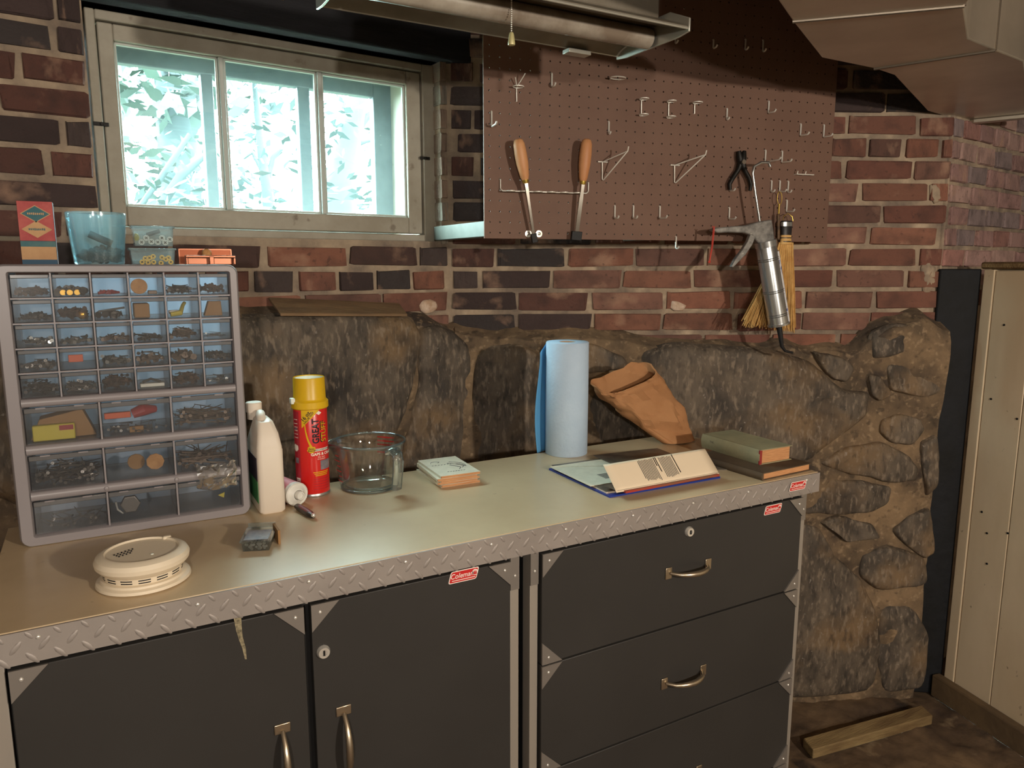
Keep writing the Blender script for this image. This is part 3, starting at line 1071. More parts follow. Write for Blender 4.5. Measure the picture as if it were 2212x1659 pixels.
def heap(cell, fill, n, ln, r, m, seed, name, label, cat='hardware', flat=False, heads=True):
    """loose heap of small screws or nails lying in a drawer"""
    x0, x1, y0, y1, z0, z1 = cell
    g_ = random.Random(seed)
    b_ = MB()
    h = (z1 - z0) * fill
    ln = min(ln, (x1 - x0) * .8)
    for i in range(n):
        a = g_.uniform(0, math.pi)
        e = g_.uniform(-.25, .25) if not flat else g_.uniform(-.05, .05)
        u, v = g_.random(), g_.random()
        prof = 1 - .45 * abs(u - .5) * 2 * g_.random()
        c = Vector((x0 + ln * .5 * abs(math.cos(a)) + r + u * max(.001, x1 - x0 - ln * abs(math.cos(a)) - 2 * r), y0 + ln * .5 * abs(math.sin(a)) + r + (v ** 1.6) * max(.001, (y1 - y0) * .75 - ln * abs(math.sin(a)) - 2 * r), z0 + r * 1.4 + abs(math.sin(e)) * ln * .5 + g_.random() * max(0.0, h * prof - 2 * r - abs(math.sin(e)) * ln)))
        d_ = Vector((math.cos(a) * math.cos(e), math.sin(a) * math.cos(e), math.sin(e)))
        p, q = c - d_ * ln / 2, c + d_ * ln / 2
        b_.tube([p, q], [r * .8, r * .5], 5)
        if heads:
            b_.tube([p, p + d_ * r * .9], [r * 1.9, r * .8], 7)
    o = b_.build(name, m, None, sm=50, fix=False)
    return tag(o, label, cat, None, 'stuff')

H = heap
sm_ = [('first', 0), ('second', 1), ('third', 2), ('fourth', 3), ('fifth', 4), ('sixth', 5)]
rows = ['top drawer row', 'second drawer row', 'third drawer row', 'fourth drawer row', 'fifth drawer row']
ordn = ['first', 'second', 'third', 'fourth', 'fifth', 'sixth']
spec_ = {
    (0, 0): (.55, 60, .020, .0016, 'rusty', 'rusty_screws', 'brown rusty screws'),
    (0, 1): (.5, 40, .012, .0030, 'screw_dark', 'dark_rivets', 'dark round-headed rivets'),
    (0, 4): (.55, 46, .022, .0015, 'screw_dark', 'mixed_screws', 'dark mixed screws'),
    (0, 5): (.6, 46, .020, .0016, 'rusty', 'old_screws', 'dull brown old screws'),
    (1, 0): (.45, 56, .018, .0015, 'screw_dark', 'black_screws', 'black drywall screws'),
    (1, 1): (.72, 60, .016, .0022, 'rusty', 'rusty_bolts', 'heaped rusty bolts'),
    (1, 2): (.3, 14, .010, .0032, 'screw_dark', 'black_bolts', 'few black bolts'),
    (2, 0): (.35, 34, .016, .0015, 'screw_steel', 'shiny_screws', 'shiny steel screws'),
    (2, 1): (.35, 34, .014, .0016, 'screw_steel', 'bright_washers', 'bright small steel fasteners'),
    (2, 2): (.4, 34, .014, .0018, 'nail_brown', 'brown_hooks', 'brown cup hooks'),
    (2, 3): (.35, 18, .022, .0018, 'screw_dark', 'dark_hinges', 'dark pins'),
    (2, 4): (.75, 40, .030, .0018, 'nail_brown', 'long_pins', 'long brown pins lying flat'),
    (2, 5): (.3, 10, .020, .0010, 'screw_steel', 'thin_wires', 'thin bright wires'),
    (3, 0): (.5, 50, .020, .0014, 'nail_grey', 'grey_nails', 'grey wire nails'),
    (3, 2): (.5, 44, .014, .0017, 'screw_steel', 'steel_nuts', 'steel nuts and bits'),
    (3, 3): (.6, 44, .022, .0017, 'nail_brown', 'brown_nails', 'brown nails'),
    (3, 4): (.6, 30, .012, .0030, 'nail_brown', 'tan_buttons', 'tan buttons and plugs'),
    (3, 5): (.5, 44, .020, .0015, 'screw_dark', 'dark_tacks', 'dark tacks'),
    (4, 0): (.7, 70, .020, .0015, 'screw_dark', 'black_tacks', 'black tacks'),
    (4, 1): (.55, 60, .020, .0014, 'nail_grey', 'thin_nails', 'thin grey nails'),
    (4, 2): (.75, 70, .018, .0016, 'rusty', 'small_nails', 'small dark brown nails'),
    (4, 4): (.7, 60, .018, .0016, 'rusty', 'rusty_tacks', 'rusty tacks'),
    (4, 5): (.3, 20, .014, .0014, 'screw_steel', 'brads', 'short steel brads'),
}
for (r, c), a in spec_.items():
    H(CELLS[(r, c)], *a[:5], r * 7 + c + 1, a[5], '%s in the %s drawer of the %s' % (a[6], ordn[c], rows[r]))
def bit(mb, name, m, label, cat, bev=0.0, sm=35):
    return tag(mb.build(name, m, None, bev=bev, sm=sm), label, cat)
def disc(c, r, th, ax='Y', n=20):
    b_ = MB().lathe([(r * .94, 0), (r, th * .2), (r, th * .8), (r * .94, th)], (0, 0, 0), n)
    m_ = {'Y': Matrix.Rotation(rad(90), 4, 'X'), 'Z': Matrix.Identity(4)}[ax]
    return b_.apply(Matrix.Translation(Vector(c)) @ m_)
x0, x1, y0, y1, z0, z1 = CELLS[(0, 1)]
for i, u in enumerate((.24, .44, .66)):
    bit(disc((x0 + (x1 - x0) * u, y0 + .004, z0 + .0050), .0046, .002), 'brass_stud', 'screw_brass', '%s brass stud head against the second drawer front of the top row' % ('left', 'middle', 'right')[i], 'stud')
x0, x1, y0, y1, z0, z1 = CELLS[(0, 2)]
b = MB()
for i in range(9):
    b.tube([(x0 + .006 + i * .0028, y0 + .006 + (i % 3) * .006, z0 + .003 + (i % 2) * .003), (x0 + .016 + i * .0026, y0 + .010 + (i % 4) * .005, z0 + .004)], [.0026, .002], 7)
tag(b.build('wall_plugs', 'red_plastic', None), 'small red wall plugs in the third drawer of the top row', 'plug', None, 'stuff')
x0, x1, y0, y1, z0, z1 = CELLS[(0, 3)]
bit(disc((x0 + .0125, y0 + .005, z0 + .0135), .0130, .003), 'cork_disc', 'cork', 'round tan cork disc upright in the fourth drawer of the top row', 'disc')
bit(MB().box((x0 + .026, y0 + .01, z0), (x0 + .040, y0 + .03, z0 + .006)), 'metal_block', 'nail_brown', 'low brown metal block beside the cork disc', 'block', .001)
x0, x1, y0, y1, z0, z1 = CELLS[(1, 1)]
bit(MB().ball((x1 - .012, y0 + .008, z0 + .008), .0072, .006, .0078, 12, 8), 'brass_knob', 'screw_brass', 'round brass knob among rusty bolts in the second row', 'knob')  # round brass knob
x0, x1, y0, y1, z0, z1 = CELLS[(1, 2)]
bit(MB().tube([(x0 + .004, y0 + .01, z0 + .012), (x1 - .004, y0 + .016, z0 + .0175)], .0018, 8), 'steel_rod', 'screw_steel', 'thin steel rod lying across the third drawer of the second row', 'rod')
x0, x1, y0, y1, z0, z1 = CELLS[(1, 3)]
bit(MB().box((x0 + .002, y0 + .003, z0), (x0 + .026, y0 + .05, z0 + .024)), 'paper_packet', 'card_brown', 'brown paper packet in the fourth drawer of the second row', 'packet', .002)
x0, x1, y0, y1, z0, z1 = CELLS[(1, 4)]
bit(MB().tube([(x0 + .004, y0 + .01, z0 + .004), (x0 + .020, y0 + .012, z0 + .006), (x0 + .026, y0 + .03, z0 + .018), (x0 + .030, y0 + .04, z0 + .022)], [.004, .0045, .003, .003], 8), 'yellow_clip', 'yellow_box', 'curved yellow clip in the fifth drawer of the second row', 'clip')
bit(MB().box((x0 + .003, y0 + .03, z0 + .004), (x0 + .022, y0 + .04, z0 + .010)), 'white_tag', 'paper_white', 'white tag behind the yellow clip', 'tag', .001)
x0, x1, y0, y1, z0, z1 = CELLS[(1, 5)]
bit(MB().prism([(x0 + .004, y0 + .006, z0), (x0 + .034, y0 + .006, z0), (x1 - .010, y0 + .006, z1 - .002), (x0 + .012, y0 + .006, z1 - .002)], (0, .02, 0)), 'brown_packet', 'card_brown', 'brown card packet filling the sixth drawer of the second row', 'packet', .001)
x0, x1, y0, y1, z0, z1 = CELLS[(3, 1)]
bit(MB().box((x0 + .010, y0 + .002, z0 + .010), (x0 + .031, y0 + .006, z0 + .022)), 'copper_tag', 'orange_plastic', 'small orange tag in the second drawer of the fourth row', 'tag', .0008)
x0, x1, y0, y1, z0, z1 = CELLS[(4, 3)]
bit(MB().box((x0 + .003, y0 + .01, z0), (x1 - .006, y0 + .03, z0 + .006)), 'white_strip', 'paper_white', 'white strip in the fourth drawer of the fifth row', 'strip', .001)
bit(MB().tube([(x0 + .006, y0 + .008, z0 + .009), (x0 + .02, y0 + .01, z0 + .014), (x1 - .012, y0 + .012, z0 + .008)], .0022, 8), 'bent_pin', 'screw_dark', 'bent dark pin lying on the white strip', 'pin')
# big drawers
x0, x1, y0, y1, z0, z1 = CELLS[('L', 0, 0)]
bit(MB().prism([(x0 + .002, y0 + .02, z0), (x1 - .004, y0 + .02, z0), (x0 + .078, y0 + .02, z1 - .003), (x0 + .016, y0 + .02, z1 - .016)], (0, .04, 0)), 'folded_envelope', 'card_brown', 'folded tan envelope in the left large drawer of the upper row', 'envelope', .001)
bit(MB().box((x0 + .006, y0 + .004, z0), (x0 + .066, y0 + .018, z0 + .026)), 'yellow_packet', 'yellow_box', 'yellow packet before the folded tan envelope', 'packet', .002)
bit(MB().box((x0 + .044, y0 + .0030, z0 + .016), (x0 + .064, y0 + .0040, z0 + .024)), 'red_label', 'red_plastic', 'red label on the front of the yellow packet', 'label')
x0, x1, y0, y1, z0, z1 = CELLS[('L', 0, 1)]
bit(MB().box((x0 + .002, y0 + .01, z0 + .026), (x0 + .042, y0 + .02, z0 + .036)), 'orange_stick', 'orange_plastic', 'orange stick in the middle large drawer of the upper row', 'stick', .001)
bit(MB().tube([(x0 + .045, y0 + .02, z0 + .03), (x0 + .062, y0 + .02, z0 + .036), (x0 + .082, y0 + .03, z0 + .034)], [.008, .011, .006], 10), 'plastic_cap', 'red_plastic', 'dull red plastic cap beside the orange stick', 'cap')  # red plastic cap
bit(MB().box((x0 + .038, y0 + .006, z0), (x0 + .060, y0 + .014, z0 + .010)), 'cream_scrap', 'card_brown', 'cream scrap lying under the orange stick', 'scrap', .001)
H(CELLS[('L', 0, 1)], .18, 26, .03, .0013, 'nail_grey', 61, 'loose_nails', 'loose grey nails under the orange stick')
H(CELLS[('L', 0, 2)], .72, 46, .085, .0016, 'nail_brown', 62, 'long_nails', 'long brown nails in the right large drawer of the upper row', flat=False)
H(CELLS[('L', 1, 0)], .75, 130, .034, .0015, 'nail_grey', 63, 'wire_nails', 'grey wire nails heaped in the left large drawer of the middle row')
x0, x1, y0, y1, z0, z1 = CELLS[('L', 1, 1)]
bit(disc((x0 + .074, y0 + .006, z0 + .022), .0145, .003, n=9), 'tan_plate', 'cork', 'round tan plate in the middle large drawer of the middle row', 'plate')
bit(disc((x0 + .045, y0 + .030, z0 + .020), .0140, .004, n=12), 'brown_plate', 'card_brown', 'dull brown plate behind the round tan plate', 'plate')
H(CELLS[('L', 1, 2)], .68, 46, .075, .0017, 'nail_brown', 64, 'brown_spikes', 'brown spikes in the right large drawer of the middle row')
x0, x1, y0, y1, z0, z1 = CELLS[('L', 2, 0)]
H(CELLS[('L', 2, 0)], .32, 30, .03, .0013, 'nail_grey', 65, 'fine_nails', 'fine nails in the left large drawer of the bottom row')
x0, x1, y0, y1, z0, z1 = CELLS[('L', 2, 1)]
bit(disc((x0 + .030, y0 + .008, z0 + .026), .0165, .008, n=6), 'hexagon_nut', 'nail_grey', 'large grey hexagon in the middle large drawer of the bottom row', 'nut', .001)
bit(MB().tube([(x0 + .008, y0 + .014, z0 + .030), (x0 + .010, y0 + .014, z0 + .016), (x0 + .018, y0 + .014, z0 + .008)], .0018, 8), 'chrome_hook', 'chrome', 'bent chrome hook beside the large grey hexagon', 'hook')
x0, x1, y0, y1, z0, z1 = CELLS[('L', 2, 2)]
bit(MB().prism([(x0 + .064, y0 + .002, z0 + .020), (x0 + .076, y0 + .002, z0 + .024), (x0 + .074, y0 + .002, z0 + .014)], (0, .002, 0)), 'yellow_chip', 'yellow_box', 'small bright yellow chip in the right large drawer of the bottom row', 'chip')
bg = MB()
def bagf(u, v):
    p = Vector((x0 + .030 + .066 * u, OY0_ - .012 - .010 * math.sin(math.pi * v) + .02 * abs(u - .5), .966 + .045 * v))
    return p + noise.noise_vector(p * 90) * .007
bg.grid(bagf, 14, 12)
tag(bg.build('crumpled_bag', 'bag_film', None, sm=0), 'crumpled clear plastic bag hanging out of the lower right organizer drawer', 'bag')
# ------------------------------------------------------------------ things standing on the organizer
mat('box_red', L((160, 66, 68)), .7, col2=L((182, 92, 86)), ns=30)
mat('box_cream', L((192, 154, 112)), .75, col2=L((172, 132, 94)), ns=18)
mat('box_teal', L((52, 98, 106)), .7, col2=L((92, 116, 110)), ns=16)
mat('box_blue', L((44, 74, 96)), .7)
mat('box_side', L((70, 34, 40)), .8)
glass('tub_plastic', (.84, .95, .97), .10, .12, .13, (.62, .84, .90))
glass('clear_plastic', (.90, .96, .97), .16, .05, .06, (.75, .9, .92))
mat('tub_junk', L((52, 48, 44)), .7, .2, col2=L((88, 76, 66)), ns=40)
mat('copper', L((150, 98, 76)), .35, .85)
mat('copper_dark', L((120, 66, 44)), .4, .8)
OTOP = 1.363
def ondeck(px, py, y=1.44):
    return at_y(px, py, y)

# red carton
p0, p1 = ondeck(48, 568), ondeck(125, 568)
ptop = ondeck(120, 436)
cx0, cx1, cz1 = p0.x, p1.x, ptop.z
yb = 1.44
t = empty('carton', 'old red and tan cardboard carton with two diamonds at the left', 'carton', ((cx0 + cx1) / 2, yb + .018, OTOP))
hh = cz1 - OTOP
MB().box((cx0, yb, OTOP), (cx1, yb + .036, cz1)).build('carton_body', 'box_side', t, bev=.001)
def band(z0, z1, m, name, x0=cx0, x1=cx1, d=.0006):
    return MB().box((x0 + .0004, yb - d, OTOP + hh * z0), (x1 - .0004, yb - d + .0003, OTOP + hh * z1)).build(name, m, t, sm=0)
band(0, .075, 'box_blue', 'print_band')
band(.075, .28, 'box_cream', 'print_band')
band(.28, .37, 'box_teal', 'print_band')
band(.375, .995, 'box_red', 'print_field')
def diamond(cz, m, sc, d, name='diamond_print'):
    cxm = (cx0 + cx1) / 2
    w, h = (cx1 - cx0) * .43 * sc, hh * .135 * sc
    return MB().prism([(cxm - w, yb - d, cz), (cxm, yb - d, cz - h), (cxm + w, yb - d, cz), (cxm, yb - d, cz + h)], (0, .0003, 0)).build(name, m, t, sm=0)
zc = OTOP + hh * .80
diamond(zc, 'box_cream', 1.0, .0010)
diamond(zc, 'box_teal', .90, .0014)
zc2 = OTOP + hh * .555
diamond(zc2, 'box_cream', 1.0, .0010)
for zz, m in ((zc, 'box_cream'), (zc2, 'box_teal')):
    b = MB()
    g = random.Random(4)
    for k in range(9):
        x = (cx0 + cx1) / 2 - .011 + k * .0026
        b.box((x, yb - .0019, zz - .0012 - g.random() * .0006), (x + .0016, yb - .0016, zz + .0014 + g.random() * .0006))
    b.build('print_line', m, t, sm=0)

# clear tub of dark junk
a0, a1 = ondeck(160, 570, 1.45), ondeck(270, 570, 1.45)
b0, b1 = ondeck(143, 455, 1.45), ondeck(277, 455, 1.45)
tcx = (a0.x + a1.x) / 2
r0, r1 = (a1.x - a0.x) / 2, (b1.x - b0.x) / 2
ht = b0.z - OTOP - .002
tcy = 1.455
t = empty('plastic_tub', 'round translucent plastic tub half full of dark junk', 'tub', (tcx, tcy, OTOP))
prof = [(r0 - .002, 0), (r0, .002), (r0 + (r1 - r0) * .86, ht * .86), (r1 - .001, ht * .88), (r1, ht * .97), (r1 - .0005, ht), (r1 - .0022, ht), (r0 + (r1 - r0) * .86 - .0014, ht * .86), (r0 - .0014, .0032), (.001, .0030)]
MB().lathe(prof, (tcx, tcy, OTOP), 40, True, False).build('tub_wall', 'tub_plastic', t, sm=40)
b = MB()
g = random.Random(12)
for i in range(70):
    a, q = g.uniform(0, 6.28), math.sqrt(g.random()) * (r0 - .006)
    z = OTOP + .006 + g.random() * (.028 * (1 - .5 * q / r0))
    c = Vector((tcx + q * math.cos(a) + .003, tcy + q * math.sin(a) * .9, z))
    mt = Matrix.Rotation(g.uniform(0, 3), 3, 'Z') @ Matrix.Rotation(g.uniform(-1, 1), 3, 'X')
    b.ball(c, g.uniform(.004, .008), g.uniform(.003, .006), g.uniform(.003, .0055), 7, 4, mt)
tag(b.build('junk_heap', 'tub_junk', None, sm=0), 'dark heap of odd metal bits inside the translucent tub', 'hardware', None, 'stuff')
c0, c1 = ondeck(192, 505, 1.43), ondeck(242, 527, 1.43)
bit(MB().tube([c0, c1], .0062, 6), 'metal_channel', 'screw_dark', 'dark metal channel piece lying on the junk heap', 'channel')

# two stacked clear boxes of screws
def clear_box(px0, px1, py0, py1, label, y=1.43):
    q0, q1 = ondeck(px0, py1, y), ondeck(px1, py0, y)
    zb = q0.z
    t_ = empty('clear_box', label, 'box', ((q0.x + q1.x) / 2, y + .02, zb), group=None)
    w = .0012
    x0_, x1_, z1_ = q0.x, q1.x, q1.z
    y0_, y1_ = y, y + .042
    b_ = MB()
    ta = .0025
    lo = [Vector((x0_ + ta, y0_ + ta, zb)), Vector((x1_ - ta, y0_ + ta, zb)), Vector((x1_ - ta, y1_ - ta, zb)), Vector((x0_ + ta, y1_ - ta, zb))]
    hi = [Vector((x0_, y0_, z1_)), Vector((x1_, y0_, z1_)), Vector((x1_, y1_, z1_)), Vector((x0_, y1_, z1_))]
    ins = lambda ps, dz: [Vector((p.x + (w if i in (0, 3) else -w), p.y + (w if i < 2 else -w), p.z + dz)) for i, p in enumerate(ps)]
    b_.rings([lo, hi, ins(hi, 0), ins(lo, w)], True, True)
    b_.build('box_wall', 'clear_plastic', t_, sm=0)
    r_ = MB().box((x0_ - .002, y0_ - .002, z1_ - .0035), (x1_ + .002, y0_, z1_))
    r_.box((x0_ - .002, y1_, z1_ - .0035), (x1_ + .002, y1_ + .002, z1_))
    r_.box((x0_ - .002, y0_, z1_ - .0035), (x0_, y1_, z1_))
    r_.box((x1_, y0_, z1_ - .0035), (x1_ + .002, y1_, z1_))
    r_.build('box_rim', 'clear_plastic', t_, bev=.0006)
    return x0_, x1_, y0_, zb
lo_ = clear_box(283, 378, 536, 571, 'lower of two stacked clear boxes, holding brass screws')
zfix = lo_[3]
up_ = clear_box(288, 374, 489, 531, 'upper of two stacked clear boxes, holding steel screws')
def screw(px, py, y, r, m, label, cat='screw', group=None):
    c = ondeck(px, py, y)
    t_ = empty('screw', label, cat, c, group=group)
    hd = MB().lathe([(r, 0), (r * .96, .0008), (r * .35, .0040), (r * .35, .024), (.0003, .027)], (0, 0, 0), 14)
    hd.apply(Matrix.Translation(c) @ Matrix.Rotation(rad(-90), 4, 'X'))
    hd.build('shank', m, t_)
    x_ = MB()
    for a in (rad(45), rad(-45)):
        m_ = Matrix.Translation(c + Vector((0, -.0002, 0))) @ Matrix.Rotation(a, 4, 'Y')
        x_.box((-r * .6, -.0004, -r * .14), (r * .6, .0001, r * .14), m_)
    x_.build('cross_slot', 'black', t_, sm=0)
o_ = ['first', 'second', 'third', 'fourth', 'fifth', 'sixth']
for i, (x, y) in enumerate(((307, 566), (320, 567), (332, 566), (348, 568), (369, 566), (314, 558), (323, 557), (331, 554), (350, 556), (358, 560), (364, 557))):
    screw(x, y, 1.434 + .0009 * (i % 3), .0041, 'screw_brass', '%s brass screw head from the left, %s row in the lower clear box' % (o_[i % 5 if i < 5 else i - 5], 'bottom' if i < 5 else 'upper'), group='brass screws in the lower clear box')
for i, (x, y) in enumerate(((306, 523), (327, 522), (341, 523), (357, 524), (316, 514), (350, 514), (367, 517))):
    screw(x, y, 1.434 + .0012 * (i % 3), .0048, 'screw_steel', '%s steel screw head from the left, %s row in the upper clear box' % (o_[i if i < 4 else i - 4], 'bottom' if i < 4 else 'upper'), group='steel screws in the upper clear box')
q = ondeck(295, 512, 1.445)
bit(MB().ball(q, .0045, .004, .007, 10, 6).jitter(.002, 200), 'yellow_anchor', 'yellow_box', 'yellow-green plastic anchor in the upper clear box', 'anchor')
q0, q1 = ondeck(316, 508, 1.45), ondeck(345, 499, 1.45)
bit(MB().tube([q0, q1], .0035, 8), 'grey_anchor', 'nail_grey', 'grey anchor lying high in the upper clear box', 'anchor')

# copper switch plates
e0, e1 = ondeck(388, 570, 1.46), ondeck(501, 538, 1.46)
t = empty('copper_plate', 'dark copper box plate standing at the back of the organizer top', 'plate', ((e0.x + e1.x) / 2, 1.47, OTOP))
b = MB().rings([rrect(e0.x, e1.x, OTOP, e1.z, .002, 1.468), rrect(e0.x, e1.x, OTOP, e1.z, .002, 1.480)], True, True)
b.build('plate', 'copper_dark', t, bev=.001)
MB().rings([rrect(e0.x, e1.x, OTOP, e1.z, .002, 1.466), rrect(e0.x + .002, e1.x - .002, OTOP + .002, e1.z - .002, .001, 1.466)], False, False).build('plate_rim', 'copper', t)
e0, e1 = ondeck(402, 570, 1.425), ondeck(509, 552, 1.425)
t = empty('copper_bracket', 'bright copper bracket with a middle strap on the organizer corner', 'bracket', ((e0.x + e1.x) / 2, 1.43, OTOP))
b = MB()
zt = e1.z
b.box((e0.x, 1.425, zt - .004), (e1.x, 1.445, zt))
b.box((e0.x, 1.425, OTOP), (e0.x + .004, 1.445, zt - .004))
b.box((e1.x - .004, 1.425, OTOP), (e1.x, 1.445, zt - .004))
b.box((e0.x + .004, 1.436, OTOP), (e1.x - .004, 1.439, zt - .004))
b.build('frame', 'copper', t, bev=.001)
xm = (e0.x + e1.x) / 2 + .001
MB().box((xm - .004, 1.4235, OTOP), (xm + .004, 1.427, zt - .002)).build('strap', 'copper', t, bev=.001)
c_ = ondeck(448, 549, 1.444)
bit(MB().ball((c_.x, 1.452, zt + .004), .0085, .008, .0085, 14, 8), 'cork_stopper', 'cork', 'round grey-brown cork ball resting behind the copper bracket', 'cork')

# ------------------------------------------------------------------ bench things
mat('jug_plastic', L((226, 214, 198)), .45, spec=.4)
mat('jug_label_dark', L((44, 34, 48)), .5)
mat('jug_label_green', L((44, 110, 62)), .5, col2=L((70, 140, 80)), ns=30)
mat('can_red', L((206, 34, 30)), .3, coat=.3)
mat('can_darkred', L((168, 40, 52)), .35)
mat('can_yellow', L((214, 172, 24)), .35)
mat('can_navy', L((26, 22, 36)), .4)
mat('can_white', L((236, 228, 214)), .5)
mat('can_photo', L((150, 140, 140)), .5, col2=L((104, 100, 112)), ns=90)
mat('aluminium', L((190, 190, 188)), .3, .9)
mat('cap_inside', L((220, 226, 216)), .6)
mat('tube_white', L((222, 220, 212)), .4)
mat('tube_pink', L((206, 130, 140)), .45)
mat('knife_dark', L((58, 50, 46)), .35, .4)
mat('knife_red', L((120, 40, 44)), .5)
mat('paper_page', L((232, 214, 186)), .85)
mat('paper_cool', L((230, 222, 200)), .7, col2=L((216, 208, 186)), ns=40)
mat('page_edge', L((206, 152, 104)), .85, col2=L((180, 126, 84)), ns=160, stretch=(.2, .2, 4))
mat('ink', L((70, 66, 70)), .7)
mat('ink_blue', L((46, 60, 130)), .6)
mat('towel_blue', L((184, 204, 224)), .95, col2=L((174, 196, 218)), ns=12, bump=.25, bs=120)
mix_in('towel_blue', L((170, 168, 160)), 9, .60, .70, .6, 4)
mat('towel_deep', L((84, 150, 198)), .95, bump=.2, bs=120)
mat('cardboard', L((176, 148, 116)), .9)
mat('paper_bag', L((178, 130, 88)), .85, col2=L((164, 116, 76)), ns=9, bump=.3, bs=40)
mat('book_green', L((160, 150, 116)), .8, col2=L((140, 134, 104)), ns=14, bump=.2, bs=160)
mat('book_brown', L((92, 74, 54)), .8, col2=L((74, 60, 46)), ns=12)
mat('red_leather', L((140, 44, 40)), .7)
mat('mag_blue', L((34, 56, 140)), .4)
mat('mag_photo', L((120, 110, 96)), .4, col2=L((70, 60, 56)), ns=16)
mat('mag_red', L((168, 52, 40)), .4, col2=L((130, 84, 60)), ns=14)
mat('detector_plastic', L((226, 212, 188)), .45, spec=.4)

# white jug
JX0, JX1, JY0, JY1 = .234, .2815, 1.368, 1.478
t = empty('plastic_jug', 'white plastic jug with a green label beside the organizer', 'jug', ((JX0 + JX1) / 2, 1.42, BT))
def jring(x0, x1, y0, y1, z, r):
    pts = []
    for cx, cy_, a0 in ((x1 - r, y1 - r, 0), (x0 + r, y1 - r, 90), (x0 + r, y0 + r, 180), (x1 - r, y0 + r, 270)):
        for k in range(5):
            a = rad(a0 + 22.5 * k)
            pts.append(Vector((cx + r * math.cos(a), cy_ + r * math.sin(a), z)))
    return pts
b = MB()
b.rings([jring(JX0 + .003, JX1 - .003, JY0 + .003, JY1 - .003, BT, .009), jring(JX0, JX1, JY0, JY1, BT + .004, .010), jring(JX0, JX1, JY0, JY1, BT + .118, .010), jring(JX0 + .001, JX1 - .001, JY0 + .001, JY1 - .001, BT + .121, .009), jring(JX0 + .0005, JX1 - .001, JY0 + .001, JY1 - .001, BT + .124, .009), jring(JX0 + .004, JX1 - .005, JY0 + .006, JY1 - .02, BT + .148, .009), jring(JX0 + .008, JX1 - .012, JY0 + .018, JY1 - .035, BT + .170, .008), jring(JX0 + .010, JX1 - .016, JY0 + .030, JY1 - .042, BT + .174, .007)])
b.build('jug_body', 'jug_plastic', t, sm=40)
MB().tube([(.250, 1.392, BT + .150), (.251, 1.402, BT + .172), (.253, 1.420, BT + .180), (.254, 1.442, BT + .172)], [.007, .0085, .0085, .007], 12).build('jug_handle', 'jug_plastic', t, sm=60)
MB().lathe([(.0125, 0), (.0125, .014), (.0145, .014), (.0148, .031), (.0135, .0325), (.001, .0325)], (.247, 1.450, BT + .166), 24).build('jug_cap', 'jug_plastic', t)
MB().box((JX0 - .0006, 1.377, BT + .020), (JX0 + .0002, 1.468, BT + .062)).build('label_print', 'jug_label_green', t, sm=0)
MB().box((JX0 - .0006, 1.377, BT + .062), (JX0 + .0002, 1.468, BT + .106)).build('label_print', 'jug_label_dark', t, sm=0)

# spray foam can
cp = bench(678, 1074)
vd = Vector((cp.x, cp.y, 0)).normalized()
cc = cp + vd * .033
CR = .0328
t = empty('foam_spray_can', 'red foam spray can with a yellow cap', 'spray can', (cc.x, cc.y, BT))
b = MB().lathe([(.0318, 0), (.0335, .0008), (.0335, .004), (CR - .0004, .006)], (cc.x, cc.y, BT), 40, True, False)
b.build('can_base', 'aluminium', t)
MB().lathe([(CR - .0004, .0055), (CR, .007), (CR, .176), (.029, .184), (.004, .186)], (cc.x, cc.y, BT), 40, False, True).build('can_body', 'can_red', t)
cap = MB().lathe([(.0345, .176), (.0362, .178), (.0358, .190), (.0325, .193), (.0315, .196), (.0305, .236), (.0297, .2375), (.0290, .236), (.0290, .206), (.001, .205)], (cc.x, cc.y, BT), 40, False, True).build('can_cap', 'can_yellow', t)
MB().lathe([(.0287, .2355), (.0287, .207), (.001, .2065)], (cc.x, cc.y, BT), 36, False, True).build('cap_inside', 'cap_inside', cap)
MB().box((cc.x - .039, cc.y - .012, BT + .187), (cc.x - .031, cc.y + .002, BT + .198)).build('cap_tab', 'cap_inside', cap, bev=.001)
face_a = math.atan2(-cc.y, -cc.x)                       # direction from can to camera
def wrapc(mb, x, z, r):
    """bend a flat print (x right, z up) round the can; x = arc length from the camera-facing line"""
    vs_ = []
    for p in mb.v:
        a = face_a + (p.x + x) / CR
        vs_.append(Vector((cc.x + (CR + r) * math.cos(a), cc.y + (CR + r) * math.sin(a), BT + z + p.z)))
    mb.v = vs_
    return mb
def flat(poly, nsub=6):
    b_ = MB()
    bmx = bmesh.new()
    f_ = bmx.faces.new([bmx.verts.new((x, 0, z)) for x, z in poly])
    bmesh.ops.triangulate(bmx, faces=[f_])
    bmesh.ops.subdivide_edges(bmx, edges=bmx.edges[:], cuts=nsub, use_grid_fill=True)
    bmx.verts.index_update()
    b_.add([v.co.copy() for v in bmx.verts], [tuple(v.index for v in f.verts) for f in bmx.faces])
    bmx.free()
    return b_
def rectp(w, h):
    return [(-w / 2, -h / 2), (w / 2, -h / 2), (w / 2, h / 2), (-w / 2, h / 2)]
def can_print(poly, x, z, m, r=.0003, name='can_print'):
    return wrapc(flat(poly), x, z, r).build(name, m, t, sm=60, fix=False)
can_print(rectp(.020, .160), -.0345, .092, 'can_darkred', .0002)
can_print([(-.010, .0185), (.026, .0185), (-.010, -.017)], -.008, .157, 'can_yellow', .0004)
wrapc(text_mb('16 oz.', .0105, off=.0002).apply(Matrix.Rotation(rad(-52), 4, 'Y')), -.0085, .164, .0008).build('lettering', 'can_navy', t, sm=0, fix=False)
wrapc(text_mb('VALUE SIZE', .0058, off=.0001).apply(Matrix.Rotation(rad(-52), 4, 'Y')), -.0035, .160, .0008).build('lettering', 'can_navy', t, sm=0, fix=False)
